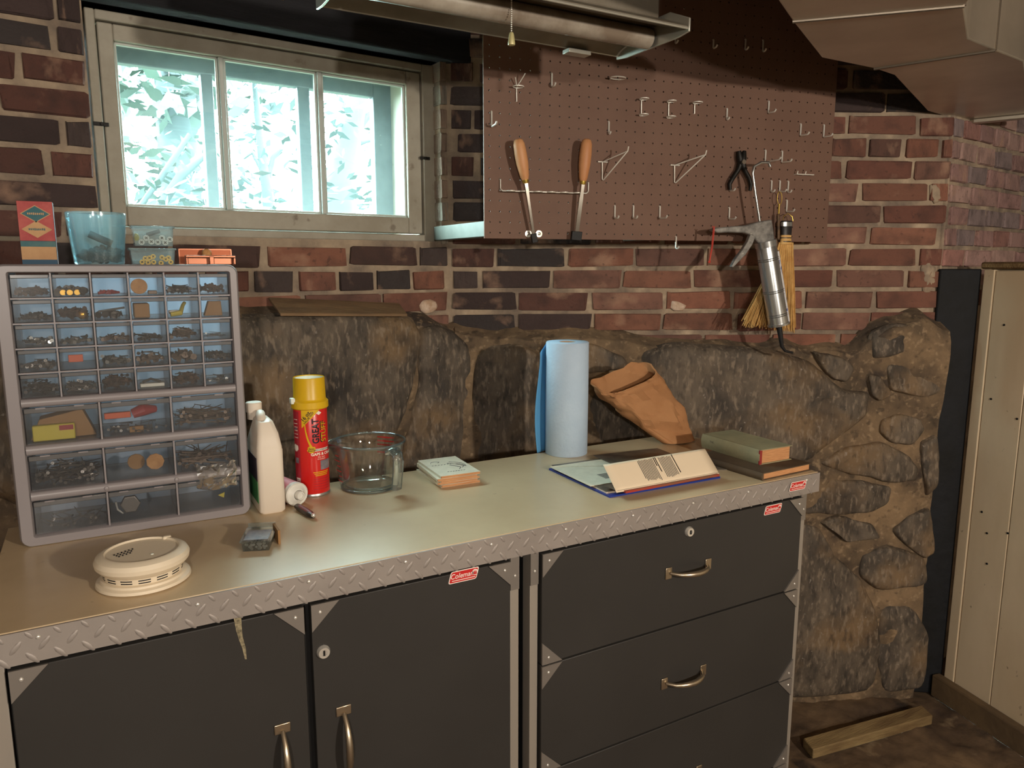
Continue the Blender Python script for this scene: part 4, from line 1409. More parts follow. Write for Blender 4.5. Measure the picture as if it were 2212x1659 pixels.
wrapc(text_mb('GREAT', .0185, off=.0006, sx=.86).apply(Matrix.Rotation(rad(-90), 4, 'Y')), .0095, .133, .0007).build('lettering', 'can_navy', t, sm=0, fix=False)
wrapc(text_mb('STUFF', .0185, off=.0006, sx=.86).apply(Matrix.Rotation(rad(-90), 4, 'Y')), .0255, .131, .0007).build('lettering', 'can_navy', t, sm=0, fix=False)
wrapc(text_mb('STUFF', .0165, off=.0001, sx=.92).apply(Matrix.Rotation(rad(-90), 4, 'Y')), .0260, .131, .0011).build('lettering', 'can_yellow', t, sm=0, fix=False)
can_print([(-.006, 0), (0, -.004), (.006, 0), (0, .004)], .0165, .169, 'can_white', .0005)
arc = [(-.0125 + .020 * (1 - math.cos(a)), .024 - .058 * math.sin(a)) for a in [rad(k * 9) for k in range(10)]]
arcp = arc + [(x + .0016 + .004 * i / 9, z + .0002) for i, (x, z) in reversed(list(enumerate(arc)))]
can_print(arcp, .0, .128, 'can_yellow', .0004)
star = []
for k in range(28):
    rr_ = .0085 if k % 2 == 0 else .0062
    star.append((rr_ * math.cos(2 * math.pi * k / 28), rr_ * .95 * math.sin(2 * math.pi * k / 28)))
can_print(star, -.0005, .0965, 'can_yellow', .0006)
wrapc(text_mb('Saves', .0046, off=.0001), -.0005, .0985, .0009).build('lettering', 'can_navy', t, sm=0, fix=False)
wrapc(text_mb('Energy', .0046, off=.0001), -.0005, .0945, .0009).build('lettering', 'can_navy', t, sm=0, fix=False)
can_print(rectp(.034, .0052), .021, .0950, 'can_white', .0005)
wrapc(text_mb('INSULATING FOAM', .0038, off=.0001), .0215, .0950, .0009).build('lettering', 'can_navy', t, sm=0, fix=False)
wrapc(text_mb('GAPS & CRACKS', .0078, off=.00025), .0265, .0865, .0007).build('lettering', 'can_white', t, sm=0, fix=False)
wrapc(text_mb('Fills, Seals', .0040), .0190, .0805, .0007).build('lettering', 'can_white', t, sm=0, fix=False)
wrapc(text_mb('& Insulates', .0040), .0190, .0765, .0007).build('lettering', 'can_white', t, sm=0, fix=False)
can_print(rectp(.026, .019), .0290, .0635, 'can_photo', .0005)
for k in range(3):
    can_print(rectp(.034 - .004 * k, .0016), .018, .0500 - .0034 * k, 'can_yellow', .0005)
for k in range(5):
    can_print(rectp(.034, .0012), .018, .0360 - .0052 * k, 'can_darkred', .0005)
can_print(rectp(.0125, .032), -.0325, .022, 'can_white', .0006)
for k in range(8):
    can_print(rectp(.011, .0010), -.0325, .034 - .0034 * k, 'can_navy', .0009)
for k, z in enumerate((.156, .148, .141, .134, .127, .120)):
    can_print(rectp(.012, .0010), -.034, z, 'can_white', .0006)
can_print(rectp(.011, .003), -.034, .1375, 'can_photo', .0008)
can_print(star, -.036, .0985, 'can_white', .0006)
can_print(rectp(.011, .011), -.034, .0735, 'can_photo', .0006)

# cartridge lying behind the jug, end towards the camera
e = bench(638, 1093)
ax = Vector((-.30, 1.0, 0)).normalized()
ctr = Vector((.308, 1.392, BT + .0225))
t = empty('caulk_cartridge', 'pink and white sealant cartridge lying end-on beside the jug', 'cartridge', (ctr.x, ctr.y, BT))
m_ = Matrix.Translation(ctr) @ Vector((0, 0, 1)).rotation_difference(ax).to_matrix().to_4x4()
MB().lathe([(.0205, .004), (.0222, .006), (.0222, .085), (.020, .088)], (0, 0, 0), 32).apply(m_).build('cartridge_body', 'tube_pink', t)
en = MB().lathe([(.0225, .012), (.0228, .001), (.0215, 0), (.0195, .002), (.011, -.004), (.0095, -.004), (.0095, .0), (.001, .0)], (0, 0, 0), 32, False, True).apply(m_).build('cartridge_end', 'tube_white', t)
MB().lathe([(.0085, -.002), (.0085, -.012), (.0075, -.0135), (.0055, -.0135), (.005, -.011), (.001, -.011)], (0, 0, 0), 24, False, True).apply(m_).build('nozzle_stub', 'tube_white', en)

# pocket knife
k0, k1 = bench(640, 1092, .006), bench(678, 1116, .006)
t = empty('pocket_knife', 'dark closed pocket knife lying in front of the sealant cartridge', 'knife', (k0.lerp(k1, .5).x, k0.lerp(k1, .5).y, BT))
d = (k1 - k0).normalized()
w = Vector((-d.y, d.x, 0))
def kring(p, a, h):
    return [p + w * (a * math.cos(2 * math.pi * i / 12)) + Vector((0, 0, h * math.sin(2 * math.pi * i / 12))) for i in range(12)]
MB().rings([kring(k0.lerp(k1, u), a, h) for u, a, h in ((0, .003, .003), (.06, .0065, .005), (.3, .008, .006), (.7, .008, .006), (.92, .0065, .005), (1, .003, .003))]).build('knife_handle', 'knife_dark', t, sm=60)
MB().rings([kring(k0.lerp(k1, u) + Vector((0, 0, .0022)), a, h) for u, a, h in ((.12, .003, .003), (.3, .006, .0046), (.7, .006, .0046), (.88, .003, .003))]).build('knife_scale', 'knife_red', t, sm=60)
MB().ball(k0.lerp(k1, .97) + Vector((0, 0, .002)), .0045, n=10).build('knife_bolster', 'chrome', t)

# glass measuring jug
mat('glass_red_print', L((190, 50, 46)), .5)
gp = bench(800, 1069)
gc = gp + Vector((gp.x, gp.y, 0)).normalized() * .060
gm = bpy.data.materials.new('cup_glass')
gm.use_nodes = True
pb_ = gm.node_tree.nodes['Principled BSDF']
pb_.inputs['Base Color'].default_value = (.95, 1, .985, 1)
pb_.inputs['Roughness'].default_value = .02
pb_.inputs['Transmission Weight'].default_value = 1.0
pb_.inputs['IOR'].default_value = 1.30
M['cup_glass'] = gm
glass('cup_sheet', (.985, .992, .99), .09, .02, .004, (.8, .95, .95), edge=.35)
glass('cup_edge', (.95, .98, .975), .20, .03, .06, (.8, .97, .95), edge=.45)
t = empty('measuring_cup', 'clear glass measuring cup with red markings and a handle', 'measuring cup', (gc.x, gc.y, BT))
RT, RB_, HC = .0755, .0600, .098
n = 56
spa = math.atan2(.35, -1.0)                              # spout direction (left, a little back)
def cupring(r, z, sp=0.0):
    out = []
    for k in range(n):
        a = 2 * math.pi * k / n
        da = (a - spa + math.pi) % (2 * math.pi) - math.pi
        rr_ = r + sp * math.exp(-(da / .26) ** 2)
        zz = z - sp * .35 * math.exp(-(da / .2) ** 2)
        out.append(Vector((gc.x + rr_ * math.cos(a), gc.y + rr_ * math.sin(a), BT + zz)))
    return out
b = MB().rings([cupring(RB_ - .004, .0005), cupring(RB_, .004), cupring(RB_ + .004, .03), cupring(RT - .006, .07, .0), cupring(RT - .002, .09, .008), cupring(RT + .001, HC - .001, .014), cupring(RT, HC, .014), cupring(RT - .003, HC - .001, .013), cupring(RT - .0055, .09, .008), cupring(RT - .010, .07), cupring(RB_ + .0005, .03), cupring(RB_ - .006, .010), cupring(.004, .008)], True, True)
b.build('cup_wall', 'cup_sheet', t, sm=60)
b = MB()
for z, r, tr in ((HC - .0005, RT - .0012, .0022),):
    ring = cupring(r, z, .0135)
    b.tube(ring + [ring[0]], tr, 8, False)
b.build('cup_rim', 'cup_edge', t, sm=80)
b = MB()
for z, r, tr in ((.0035, RB_ - .003, .0028), (.0085, RB_ - .010, .0014)):
    ring = cupring(r, z)
    b.tube(ring + [ring[0]], tr, 8, False)
b.build('cup_base', 'cup_edge', t, sm=80)
_tc = -Vector((gc.x, gc.y, 0)).normalized()
hd = Vector((.873, -.488, 0)) * .66 + _tc * .75
ha = math.atan2(hd.y, hd.x)
hv = Vector((math.cos(ha), math.sin(ha), 0))
hw = Vector((-math.sin(ha), math.cos(ha), 0))
base_ = Vector((gc.x, gc.y, BT))
hp = [(RT - .004, .086), (RT + .008, .090), (RT + .017, .084), (RT + .020, .070), (RT + .018, .050), (RT + .015, .030), (RT + .012, .012)]
rings_ = []
for i, (r, z) in enumerate(hp):
    ww, th = (.0125, .0066) if i > 1 else (.015, .0075)
    if i == 0:
        tn = Vector((1, 0, .2))
    elif i == len(hp) - 1:
        tn = Vector((hp[i][0] - hp[i - 1][0], 0, hp[i][1] - hp[i - 1][1]))
    else:
        tn = Vector((hp[i + 1][0] - hp[i - 1][0], 0, hp[i + 1][1] - hp[i - 1][1]))
    tn.normalize()
    nr = Vector((-tn.z, 0, tn.x))
    nr3 = hv * nr.x + Vector((0, 0, nr.z))
    cpt = base_ + hv * r + Vector((0, 0, z))
    rings_.append([cpt + hw * (ww * math.cos(2 * math.pi * k / 14)) + nr3 * (th * math.sin(2 * math.pi * k / 14)) for k in range(14)])
MB().rings(rings_).build('cup_handle', 'cup_edge', t, sm=80)
b = MB()
for k in range(6):
    z = .022 + k * .011
    r = RB_ + (RT - RB_) * z / HC + .0016
    a0 = math.atan2(-gc.y, -gc.x) - .95
    for j in range(3 if k % 2 else 5):
        a = a0 - j * .07
        p_ = [Vector((gc.x + r * math.cos(q), gc.y + r * math.sin(q), BT + z + dz)) for q, dz in ((a, 0), (a - .055, 0), (a - .055, .0022), (a, .0022))]
        b.face(p_)
    a = a0 - .5
    p_ = [Vector((gc.x + r * math.cos(q), gc.y + r * math.sin(q), BT + z + dz)) for q, dz in ((a, -.001), (a - .12, -.001), (a - .12, .004), (a, .004))]
    b.face(p_)
b.build('measure_print', 'glass_red_print', t, sm=0, fix=False)
b = MB()
for k in range(5):
    z = .055 + k * .008
    r = RB_ + (RT - RB_) * z / HC + .0016
    a0 = math.atan2(-gc.y, -gc.x) + math.pi - .55
    p_ = [Vector((gc.x + r * math.cos(q), gc.y + r * math.sin(q), BT + z + dz)) for q, dz in ((a0 + .3, 0), (a0 - .25, 0), (a0 - .25, .003), (a0 + .3, .003))]
    b.face(p_)
b.build('measure_print', 'glass_red_print', t, sm=0, fix=False)

# stack of little booklets
names = ['lowest', 'second from the bottom', 'third from the bottom', 'fourth from the bottom', 'topmost']
zz = BT
g = random.Random(5)
for i in range(5):
    th = (.0050, .0046, .0042, .0050, .0052)[i]
    ctr = Vector((.640 + g.uniform(-.003, .003), 1.432 + g.uniform(-.004, .004), zz))
    rz = rad(-4 + (3, -3, 2, -1, 1)[i])
    t = empty('booklet', '%s small yellowed booklet of the stack behind the measuring cup' % names[i] if i < 4 else 'topmost small booklet of the stack, cover with a sketch', 'booklet', ctr, rz, 'stack of small booklets')
    w2, d2 = .0445, .072
    MB().box((-w2 + .001, -d2 + .0006, .0005), (w2 - .001, d2 - .001, th - .0004)).build('pages', 'page_edge', t, local=True)
    MB().box((-w2, -d2 + .0015, th - .0004), (w2, d2, th)).build('cover', 'paper_cool', t, local=True)
    MB().box((-w2, -d2 + .0015, 0), (w2, d2, .0005)).build('back_cover', 'paper_cool', t, local=True)
    MB().box((-w2 - .0004, -d2 + .0015, 0), (-w2, d2, th)).build('spine', 'paper_cool', t, local=True)
    if i == 4:
        b = MB()
        zt = th + .0002
        def stroke(pts, r=.0005):
            b.tube([Vector((x, y, zt)) for x, y in pts], r, 4)
        stroke([(-.030, .030), (-.026, .040), (-.016, .042), (-.008, .036), (-.014, .030)])
        stroke([(.004, .020), (.014, .012), (.024, -.002), (.030, -.016), (.022, -.024)], .0007)
        stroke([(.012, .030), (.022, .022), (.034, .010), (.036, -.010)], .0006)
        stroke([(.004, .004), (.012, -.006), (.020, -.022), (.012, -.034)], .0008)
        stroke([(.018, .006), (.028, .004), (.034, -.018)], .0008)
        for k in range(7):
            stroke([(-.034 + k * .007, .012), (-.030 + k * .007, .013)], .0005)
            stroke([(-.020 + k * .006, -.046), (-.016 + k * .006, -.045)], .0005)
        b.build('cover_sketch', 'ink', t, local=True)
    zz += th + .0001

# paper towel roll
tp = bench(1223, 989)
TR = .0515
tc_ = tp + Vector((tp.x, tp.y, 0)).normalized() * TR
t = empty('paper_towel_roll', 'pale blue paper towel roll standing upright', 'towel roll', (tc_.x, tc_.y, BT))
HTR = .2745
MB().lathe([(TR - .001, 0), (TR, .001), (TR + .0004, HTR * .5), (TR, HTR - .0015), (TR - .0015, HTR), (.0205, HTR), (.0205, HTR - .10), (.0205, .0)], (tc_.x, tc_.y, BT), 56, True, False).build('towel_layers', 'towel_blue', t, sm=50)
MB().lathe([(.0205, .0005), (.0205, HTR - .0008), (.019, HTR - .0008), (.019, .0005)], (tc_.x, tc_.y, BT), 32, False, False).build('core_tube', 'cardboard', t)
fa = math.atan2(-tc_.y, -tc_.x) - rad(95)                 # left flank seen from the camera
tang = Vector((math.cos(fa), math.sin(fa), 0))
fl = MB()
ax_ = Vector((-math.sin(fa), math.cos(fa), 0))
def flap(u, v):
    z = HTR * v
    out = .018 * u * (1.0 if v < .93 else 1.0) + .006 * math.sin(v * 5) * u
    cut = .0 if v < .75 else (v - .75) * .10 * u
    p = Vector((tc_.x, tc_.y, BT)) + tang * (TR + .0008 + out) + ax_ * (.012 + .034 * u - .030) + Vector((0, 0, z * .985 - cut * .9))
    return p
fl.grid(flap, 6, 40)
o = fl.build('loose_sheet', 'towel_deep', t, sm=60)
sd = o.modifiers.new('thick', 'SOLIDIFY')
sd.thickness = .0006

# crumpled brown paper bag leaning on the wall
bagc = []
sec = [  # u: left px, right px (outline in the photograph) from foot to mouth, depth
    ((1384, 925), (1496, 941), .020, .0), ((1366, 905), (1486, 915), .030, .0), ((1346, 890), (1470, 885), .034, .01), ((1326, 876), (1450, 855), .036, .02), ((1306, 862), (1432, 826), .036, .03), ((1290, 850), (1418, 802), .034, .035), ((1283, 838), (1408, 786), .032, .04)]
NB = 40
NS = 20
def crease(p):
    n1 = noise.noise(p * 17 + Vector((3, 1, 7)))
    n2 = noise.noise(p * 38 + Vector((9, 4, 2)))
    n3 = noise.noise(Vector((p.x * 30 + p.z * 22, p.y * 12, 4.0)))
    return (abs(n1) - .25) * .020 + (abs(n2) - .25) * .009 + (abs(n3) - .25) * .010
rings_ = []
for q in range(NS + 1):
    u = q / NS * (len(sec) - 1)
    k = min(int(u), len(sec) - 2)
    w = u - k
    (a0, e0, t0, k0), (a1, e1, t1, k1) = sec[k], sec[k + 1]
    lx = (a0[0] + (a1[0] - a0[0]) * w, a0[1] + (a1[1] - a0[1]) * w)
    rx_ = (e0[0] + (e1[0] - e0[0]) * w, e0[1] + (e1[1] - e0[1]) * w)
    th, yk = t0 + (t1 - t0) * w, 1.445 + k0 + (k1 - k0) * w
    pa, pe = at_y(lx[0], lx[1], yk), at_y(rx_[0], rx_[1], yk)
    mid, hx = (pa + pe) / 2, (pe - pa) / 2
    dn = Vector((0, -1, .25)).normalized()
    ring = []
    for i in range(NB):
        an = 2 * math.pi * i / NB
        ca, sa = math.cos(an), math.sin(an)
        sx_ = math.copysign(abs(ca) ** .6, ca)
        sy_ = math.copysign(abs(sa) ** .6, sa)
        p = mid + hx * sx_ + dn * (th * sy_)
        p += (hx.normalized() * ca + dn * sa) * crease(p)
        wl = max(0.0, (q / NS - .62) / .38)
        p += Vector((-.45, .25, .85)) * (wl * (-.034 * max(0, sy_) + .016 * max(0, -sy_)))
        if p.z < BT + .002:
            p.z = BT + .002
        ring.append(p)
    rings_.append(ring)
foot = []
for f, z in ((.05, .001), (.8, .001), (1.0, .003)):
    foot.append([Vector((1.300 + .052 * f * math.cos(2 * math.pi * i / NB), 1.437 - .030 * f * math.sin(2 * math.pi * i / NB), BT + z)) for i in range(NB)])
zig = rings_[-1]
mouth = [p + Vector((0, 0, .004 * noise.noise(p * 150) + .010 * max(0, noise.noise(p * 30)))) for p in zig]
inner = [[(cm2 := sum(r_, Vector()) / NB) + (p - cm2) * .95 for p in r_] for r_ in reversed(rings_[8:])]
b = MB()
b.rings(foot + rings_ + [mouth] + inner, True, True)
bag = tag(b.build('paper_bag', 'paper_bag', None, sm=24), 'crumpled brown paper bag slumped open against the stone wall', 'bag')

# old books
def book(name, label, x0, x1, y0, y1, z0, z1, cov, spine_left=True, rz=0.0, board=.0022, deco=True):
    c = Vector(((x0 + x1) / 2, (y0 + y1) / 2, z0))
    t_ = empty(name, label, 'book', c, rz)
    w2, d2, h = (x1 - x0) / 2, (y1 - y0) / 2, z1 - z0
    MB().box((-w2 + .003, -d2 + .004, board), (w2 - .004, d2 - .004, h - board)).build('page_block', 'page_edge', t_, local=True)
    MB().box((-w2, -d2, h - board), (w2, d2, h)).build('cover', cov, t_, local=True, bev=.0008)
    MB().box((-w2, -d2, 0), (w2, d2, board)).build('back_cover', cov, t_, local=True, bev=.0008)
    sp_ = MB()
    rr = []
    for y in (-d2, d2):
        rr.append([Vector((-w2 - .004 * math.sin(math.pi * k / 8), y, h * k / 8)) for k in range(9)] + [Vector((-w2 + .002, y, h)), Vector((-w2 + .002, y, 0))])
    sp_.rings(rr)
    s_ = sp_.build('spine', cov, t_, local=True)
    return t_, s_, w2, d2, h
tb, s_, *_ = book('thin_book', 'thin worn brown book lying under the green book', 1.212, 1.372, 1.078, 1.275, BT, BT + .017, 'book_brown', rz=rad(2))
tg, s_, w2, d2, h = book('green_book', 'thick faded green hardcover book on top of a brown book', 1.262, 1.361, 1.124, 1.310, BT + .0171, BT + .0171 + .034, 'book_green', rz=rad(-1))
MB().box((-w2 - .0030, -d2 - .0004, .001), (-w2 + .004, -d2 + .003, h - .001)).build('torn_spine_end', 'red_leather', tg, local=True)
b = text_mb('THE', .007)
b.apply(Matrix.Translation((-w2 - .0046, d2 * .60, h * .62)) @ Matrix.Rotation(rad(-90), 4, 'Z'))
b.build('spine_lettering', 'ink', tg, local=True, sm=0, fix=False)

# papers
def sheet(name, label, pts, m, th=.0008, cat='paper', z=None):
    pts = [Vector(p) for p in pts]
    return tag(MB().prism(pts, (0, 0, th)).build(name, m, None, sm=0), label, cat)
z = BT + .0002
sheet('blue_magazine', 'blue-edged magazine at the bottom of the paper pile', [(.858, 1.140, z), (1.150, 1.134, z), (1.158, 1.352, z), (.862, 1.372, z)], 'mag_blue', .0035, 'magazine')
z += .0037
t = empty('magazine', 'photo-covered magazine under the white envelope', 'magazine', (1.01, 1.26, z), rad(-3))
MB().box((-.142, -.112, 0), (.142, .112, .0036)).build('magazine_pages', 'paper_page', t, local=True)
MB().box((-.1425, -.1125, .0036), (.1425, .1125, .0040)).build('magazine_cover', 'mag_photo', t, local=True)
MB().box((-.10, -.1124, .0041), (.142, -.075, .0044)).build('cover_band', 'mag_red', t, local=True)
z += .0044
t = empty('envelope', 'pale envelope with a stamp patch on the paper pile', 'envelope', (.965, 1.278, z), rad(-2))
MB().box((-.108, -.082, 0), (.108, .082, .0012)).build('envelope_paper', 'paper_cool', t, local=True)
MB().prism([(-.108, .082, .0013), (.108, .082, .0013), (.01, .028, .0013)], (0, 0, .0005)).build('envelope_flap', 'paper_cool', t, local=True)
b = MB()
for k in range(6):
    b.box((-.050, -.052 + k * .006, .0013), (-.016, -.049 + k * .006, .0015))
b.build('printed_address', 'ink', t, local=True, sm=0)
z += .0016
t = empty('dark_leaflet', 'dark brown leaflet lying across the back of the paper pile', 'leaflet', (1.085, 1.335, z), rad(-6))
MB().box((-.090, -.052, 0), (.090, .052, .0012)).build('leaflet_paper', 'mag_photo', t, local=True, bev=.0003)
MB().box((-.088, -.050, .0012), (.088, -.030, .0014)).build('leaflet_stripe', 'cabinet_dark', t, local=True)
tag(MB().prism([(1.135, 1.205, BT + .0004), (1.235, 1.165, BT + .0004), (1.250, 1.290, BT + .0004), (1.155, 1.330, BT + .0004)], (0, 0, .0016)).build('loose_leaflet', 'mag_photo', None, sm=0), 'dull dark leaflet between the brochure and the brown book', 'leaflet')
# curved cream brochure, its panel propped up towards the camera
zb = z
t = empty('brochure', 'cream brochure panel with printed columns propped on the paper pile', 'brochure', (1.0, 1.15, zb))
F0, F1 = bench(1327, 1060, .012), bench(1549, 1020, .012)
def bro(u, v):
    x = .866 + (1.140 - .866) * u
    y = 1.128 + .046 * v + .004 * math.sin(math.pi * v)
    zz_ = BT + .0125 + .046 * v ** .9 + .003 * math.sin(math.pi * v)
    return Vector((x, y, zz_))
b = MB()
b.grid(bro, 12, 8)
o = b.build('brochure_panel', 'paper_page', t, sm=60)
sd = o.modifiers.new('thick', 'SOLIDIFY'); sd.thickness = .0005; sd.offset = 1
b = MB()
g = random.Random(2)
nrm = Vector((0, -.70, .71))
def bline(u, v0, v1, w, off=.0011):
    P_ = []
    for vv in (v0, v1):
        P_ += [bro(u, vv) + nrm * off, bro(u + w, vv) + nrm * off]
    b.face([P_[0], P_[1], P_[3], P_[2]])
for k in range(11):
    bline(.305 + k * .0135, .10 + g.random() * .08 + .04 * (k < 2), .93 - g.random() * .04, .0055)
for k in range(9):
    bline(.505 + k * .0140, .12 + g.random() * .08, .93 - g.random() * .04, .0055)
b.build('printed_text', 'ink', t, sm=0, fix=False)
b = MB()
bline(.458, .56, .95, .0075)
bline(.474, .34, .95, .0075)
bline(.640, .22, .97, .0080)
b.build('printed_heading', 'black', t, sm=0, fix=False)
MB().box((.885, 1.122, zb + .0002), (1.135, 1.170, zb + .0045)).build('brochure_fold', 'mag_red', t)
MB().box((.870, 1.130, zb + .0046), (1.140, 1.176, zb + .0062)).build('brochure_back', 'mag_photo', t)

# smoke detector
dp = bench(315, 1287)
dv = Vector((dp.x, dp.y, 0)).normalized()
DR = .0635
dc = dp + dv * DR
t = empty('smoke_detector', 'round white smoke detector lying on the bench', 'smoke detector', (dc.x, dc.y, BT))
MB().lathe([(DR - .003, 0), (DR, .002), (DR - .001, .006), (DR - .006, .008), (DR - .007, .011), (DR - .011, .012)], (dc.x, dc.y, BT), 56, True, True).build('mounting_plate', 'detector_plastic', t, sm=35)
MB().lathe([(DR - .013, .011), (DR - .011, .0125), (DR - .010, .021), (DR - .006, .024), (DR - .001, .030), (DR, .036), (DR - .003, .042), (DR - .010, .046), (DR - .014, .0462), (DR - .0155, .0435), (DR - .030, .0430), (.002, .0428)], (dc.x, dc.y, BT), 64, False, True).build('detector_cover', 'detector_plastic', t, sm=30)
b = MB()
for k in range(14):
    a = 2 * math.pi * k / 14
    for z in (.0142, .0180):
        for q in range(4):
            a0, a1 = a + .05 + q * .075, a + .05 + (q + 1) * .075
            r = DR - .0106 + .0006 * (z > .016)
            P_ = [Vector((dc.x + r * math.cos(c), dc.y + r * math.sin(c), BT + z + dz)) for c, dz in ((a0, 0), (a1, 0), (a1, .0016), (a0, .0016))]
            b.face(P_)
b.build('vent_slot', 'cabinet_dark', t, sm=0, fix=False)
b = MB()
for r in range(3):
    for k in range(6 - r):
        p = Vector((dc.x - .036 + k * .0048 + r * .003, dc.y + .002 - r * .0050 + k * .0026, BT + .0436))
        b.box((p.x - .0010, p.y - .0018, p.z - .001), (p.x + .0010, p.y + .0018, p.z + .0002))
b.build('sounder_hole', 'cabinet_dark', t, sm=0)
MB().lathe([(.0022, 0), (.0022, .0012), (.0004, .0016)], (dc.x + .012, dc.y - .020, BT + .0428), 12).build('led_lens', 'cap_inside', t)
MB().box((dc.x + .030, dc.y + .034, BT + .040), (dc.x + .042, dc.y + .042, BT + .0475), None).build('test_lever', 'detector_plastic', t, bev=.002)

# small blister box of nails
nb0, nb1 = bench(519, 1196), bench(568, 1199)
c = Vector((.205, 1.222, BT))
t = empty('nail_box', 'small clear lidded box of nails in front of the jug', 'box', c, rad(-20))
MB().rings([[Vector(p) for p in ((-.020, -.030, 0), (.020, -.030, 0), (.020, .030, 0), (-.020, .030, 0))], [Vector(p) for p in ((-.022, -.032, .016), (.022, -.032, .016), (.022, .032, .016), (-.022, .032, .016))], [Vector(p) for p in ((-.0245, -.0345, .016), (.0245, -.0345, .016), (.0245, .0345, .016), (-.0245, .0345, .016))], [Vector(p) for p in ((-.0245, -.0345, .0185), (.0245, -.0345, .0185), (.0245, .0345, .0185), (-.0245, .0345, .0185))]]).build('box_wall', 'clear_plastic', t, local=True, sm=0)
MB().box((-.019, -.029, .0186), (.019, .016, .0190)).build('box_label', 'can_photo', t, local=True)
MB().box((-.022, .030, .018), (.022, .033, .026)).build('hang_tab', 'clear_plastic', t, local=True)
b = MB()
g = random.Random(3)
for k in range(26):
    x = -.017 + g.random() * .034
    zz_ = .003 + g.random() * .009
    b.tube([(x, -.028 + g.random() * .004, zz_), (x + g.uniform(-.003, .003), .02, zz_)], .0011, 5)
    b.tube([(x, -.0285, zz_), (x, -.0278, zz_)], .0022, 7)
o = b.build('nails', 'screw_steel', t, local=True, fix=False)
o['kind'] = 'stuff'
bit(MB().box((.232, 1.205, BT), (.236, 1.245, BT + .024), Matrix.Rotation(0, 4, 'Z')), 'card_flap', 'card_brown', 'torn tan card flap beside the small box of nails', 'card', .0005)

# shim board on the stone ledge
q0, q1 = WA.px(590, 656, .02), WA.px(872, 684, .055)
a0, a1 = WA.px(582, 650, .005), WA.px(876, 686, .09)
bz = 1.255
t = empty('shim_board', 'thin weathered board lying on the ledge above the stone', 'board', WA.at(WA.s_of(q0), bz, .05))
P0 = [WA.px(580, 648, .012), WA.px(862, 660, .012), WA.px(880, 684, .085), WA.px(606, 683, .085)]
MB().prism(P0, (0, 0, .007)).build('board', 'old_board', t, bev=.0012)
# scrap board on the floor
f0 = [at_z(1735, 1597, .03), at_z(1757, 1622, .03), at_z(2015, 1548, .03), at_z(1990, 1525, .03)]
t = empty('floor_plank', 'loose pale plank lying on the dirty floor by the cabinet', 'plank', (1.9, 1.25, 0))
MB().prism([(p.x, p.y, 0.004) for p in f0], (0, 0, .03)).build('plank', 'floor_board_wood', t, bev=.003)
# ------------------------------------------------------------------ pegboard
mat('pegboard_brown', L((118, 90, 76)), .62, col2=L((110, 83, 70)), ns=6, spec=.35, bump=.08, bs=90)
mat('wire_zinc', L((240, 236, 226)), .3, .3)
mat('chisel_wood', L((212, 156, 108)), .5, col2=L((184, 122, 78)), ns=14, stretch=(1, 1, .15))
mat('brass', L((196, 168, 84)), .35, .9)
mat('blade_steel', L((176, 170, 160)), .28, 1.0)
mat('rubber_black', L((24, 24, 26)), .6)
mat('bracket_wood', L((116, 120, 110)), .6, col2=L((98, 102, 94)), ns=12)
PITCH_H = .0254
NC, NR0, NR1 = 39, -12, 12
HZ = 1.7456
t = empty('pegboard', 'large brown pegboard full of holes mounted on the brick wall', 'pegboard', PB.at(NC * PITCH_H / 2, 1.428, 0))
bmx = bmesh.new()
vc = {}
def V_(s, z, off):
    key = (round(s, 5), round(z, 5), off)
    if key not in vc:
        vc[key] = bmx.verts.new(WM[t].inverted() @ PB.at(s, z, off))
    return vc[key]
hr = .0021
for i in range(NC):
    for j in range(NR0, NR1 + 1):
        s, z = .0127 + i * PITCH_H, HZ + j * PITCH_H
        h = PITCH_H / 2
        sq = [(s + h, z), (s + h, z + h), (s, z + h), (s - h, z + h), (s - h, z), (s - h, z - h), (s, z - h), (s + h, z - h)]
        oc = [(s + hr * math.cos(k * math.pi / 4), z + hr * math.sin(k * math.pi / 4)) for k in range(8)]
        for off in (0.0, -.005):
            for k in range(8):
                k2 = (k + 1) % 8
                bmx.faces.new((V_(*sq[k], off), V_(*sq[k2], off), V_(*oc[k2], off), V_(*oc[k], off)))
        for k in range(8):
            k2 = (k + 1) % 8
            bmx.faces.new((V_(*oc[k], 0.0), V_(*oc[k2], 0.0), V_(*oc[k2], -.005), V_(*oc[k], -.005)))
for e in [e for e in bmx.edges if len(e.link_faces) == 1]:
    pass
bmesh.ops.recalc_face_normals(bmx, faces=bmx.faces)
me = bpy.data.meshes.new('perforated_sheet')
bmx.to_mesh(me)
bmx.free()
me.materials.append(M['pegboard_brown'])
o = bpy.data.objects.new('perforated_sheet', me)
C.objects.link(o)
o.parent = t
PBW = NC * PITCH_H
PBZ0, PBZ1 = HZ + NR0 * PITCH_H - .0127, HZ + NR1 * PITCH_H + .0127
b = MB()
for s0, s1, z0, z1 in ((-.0012, 0, PBZ0, PBZ1), (PBW, PBW + .0012, PBZ0, PBZ1), (-.0012, PBW + .0012, PBZ0 - .0012, PBZ0)):
    slab(b, PB, s0, s1, z0, z1, .0, -.005)
b.build('board_rim', 'pegboard_brown', t, sm=0)
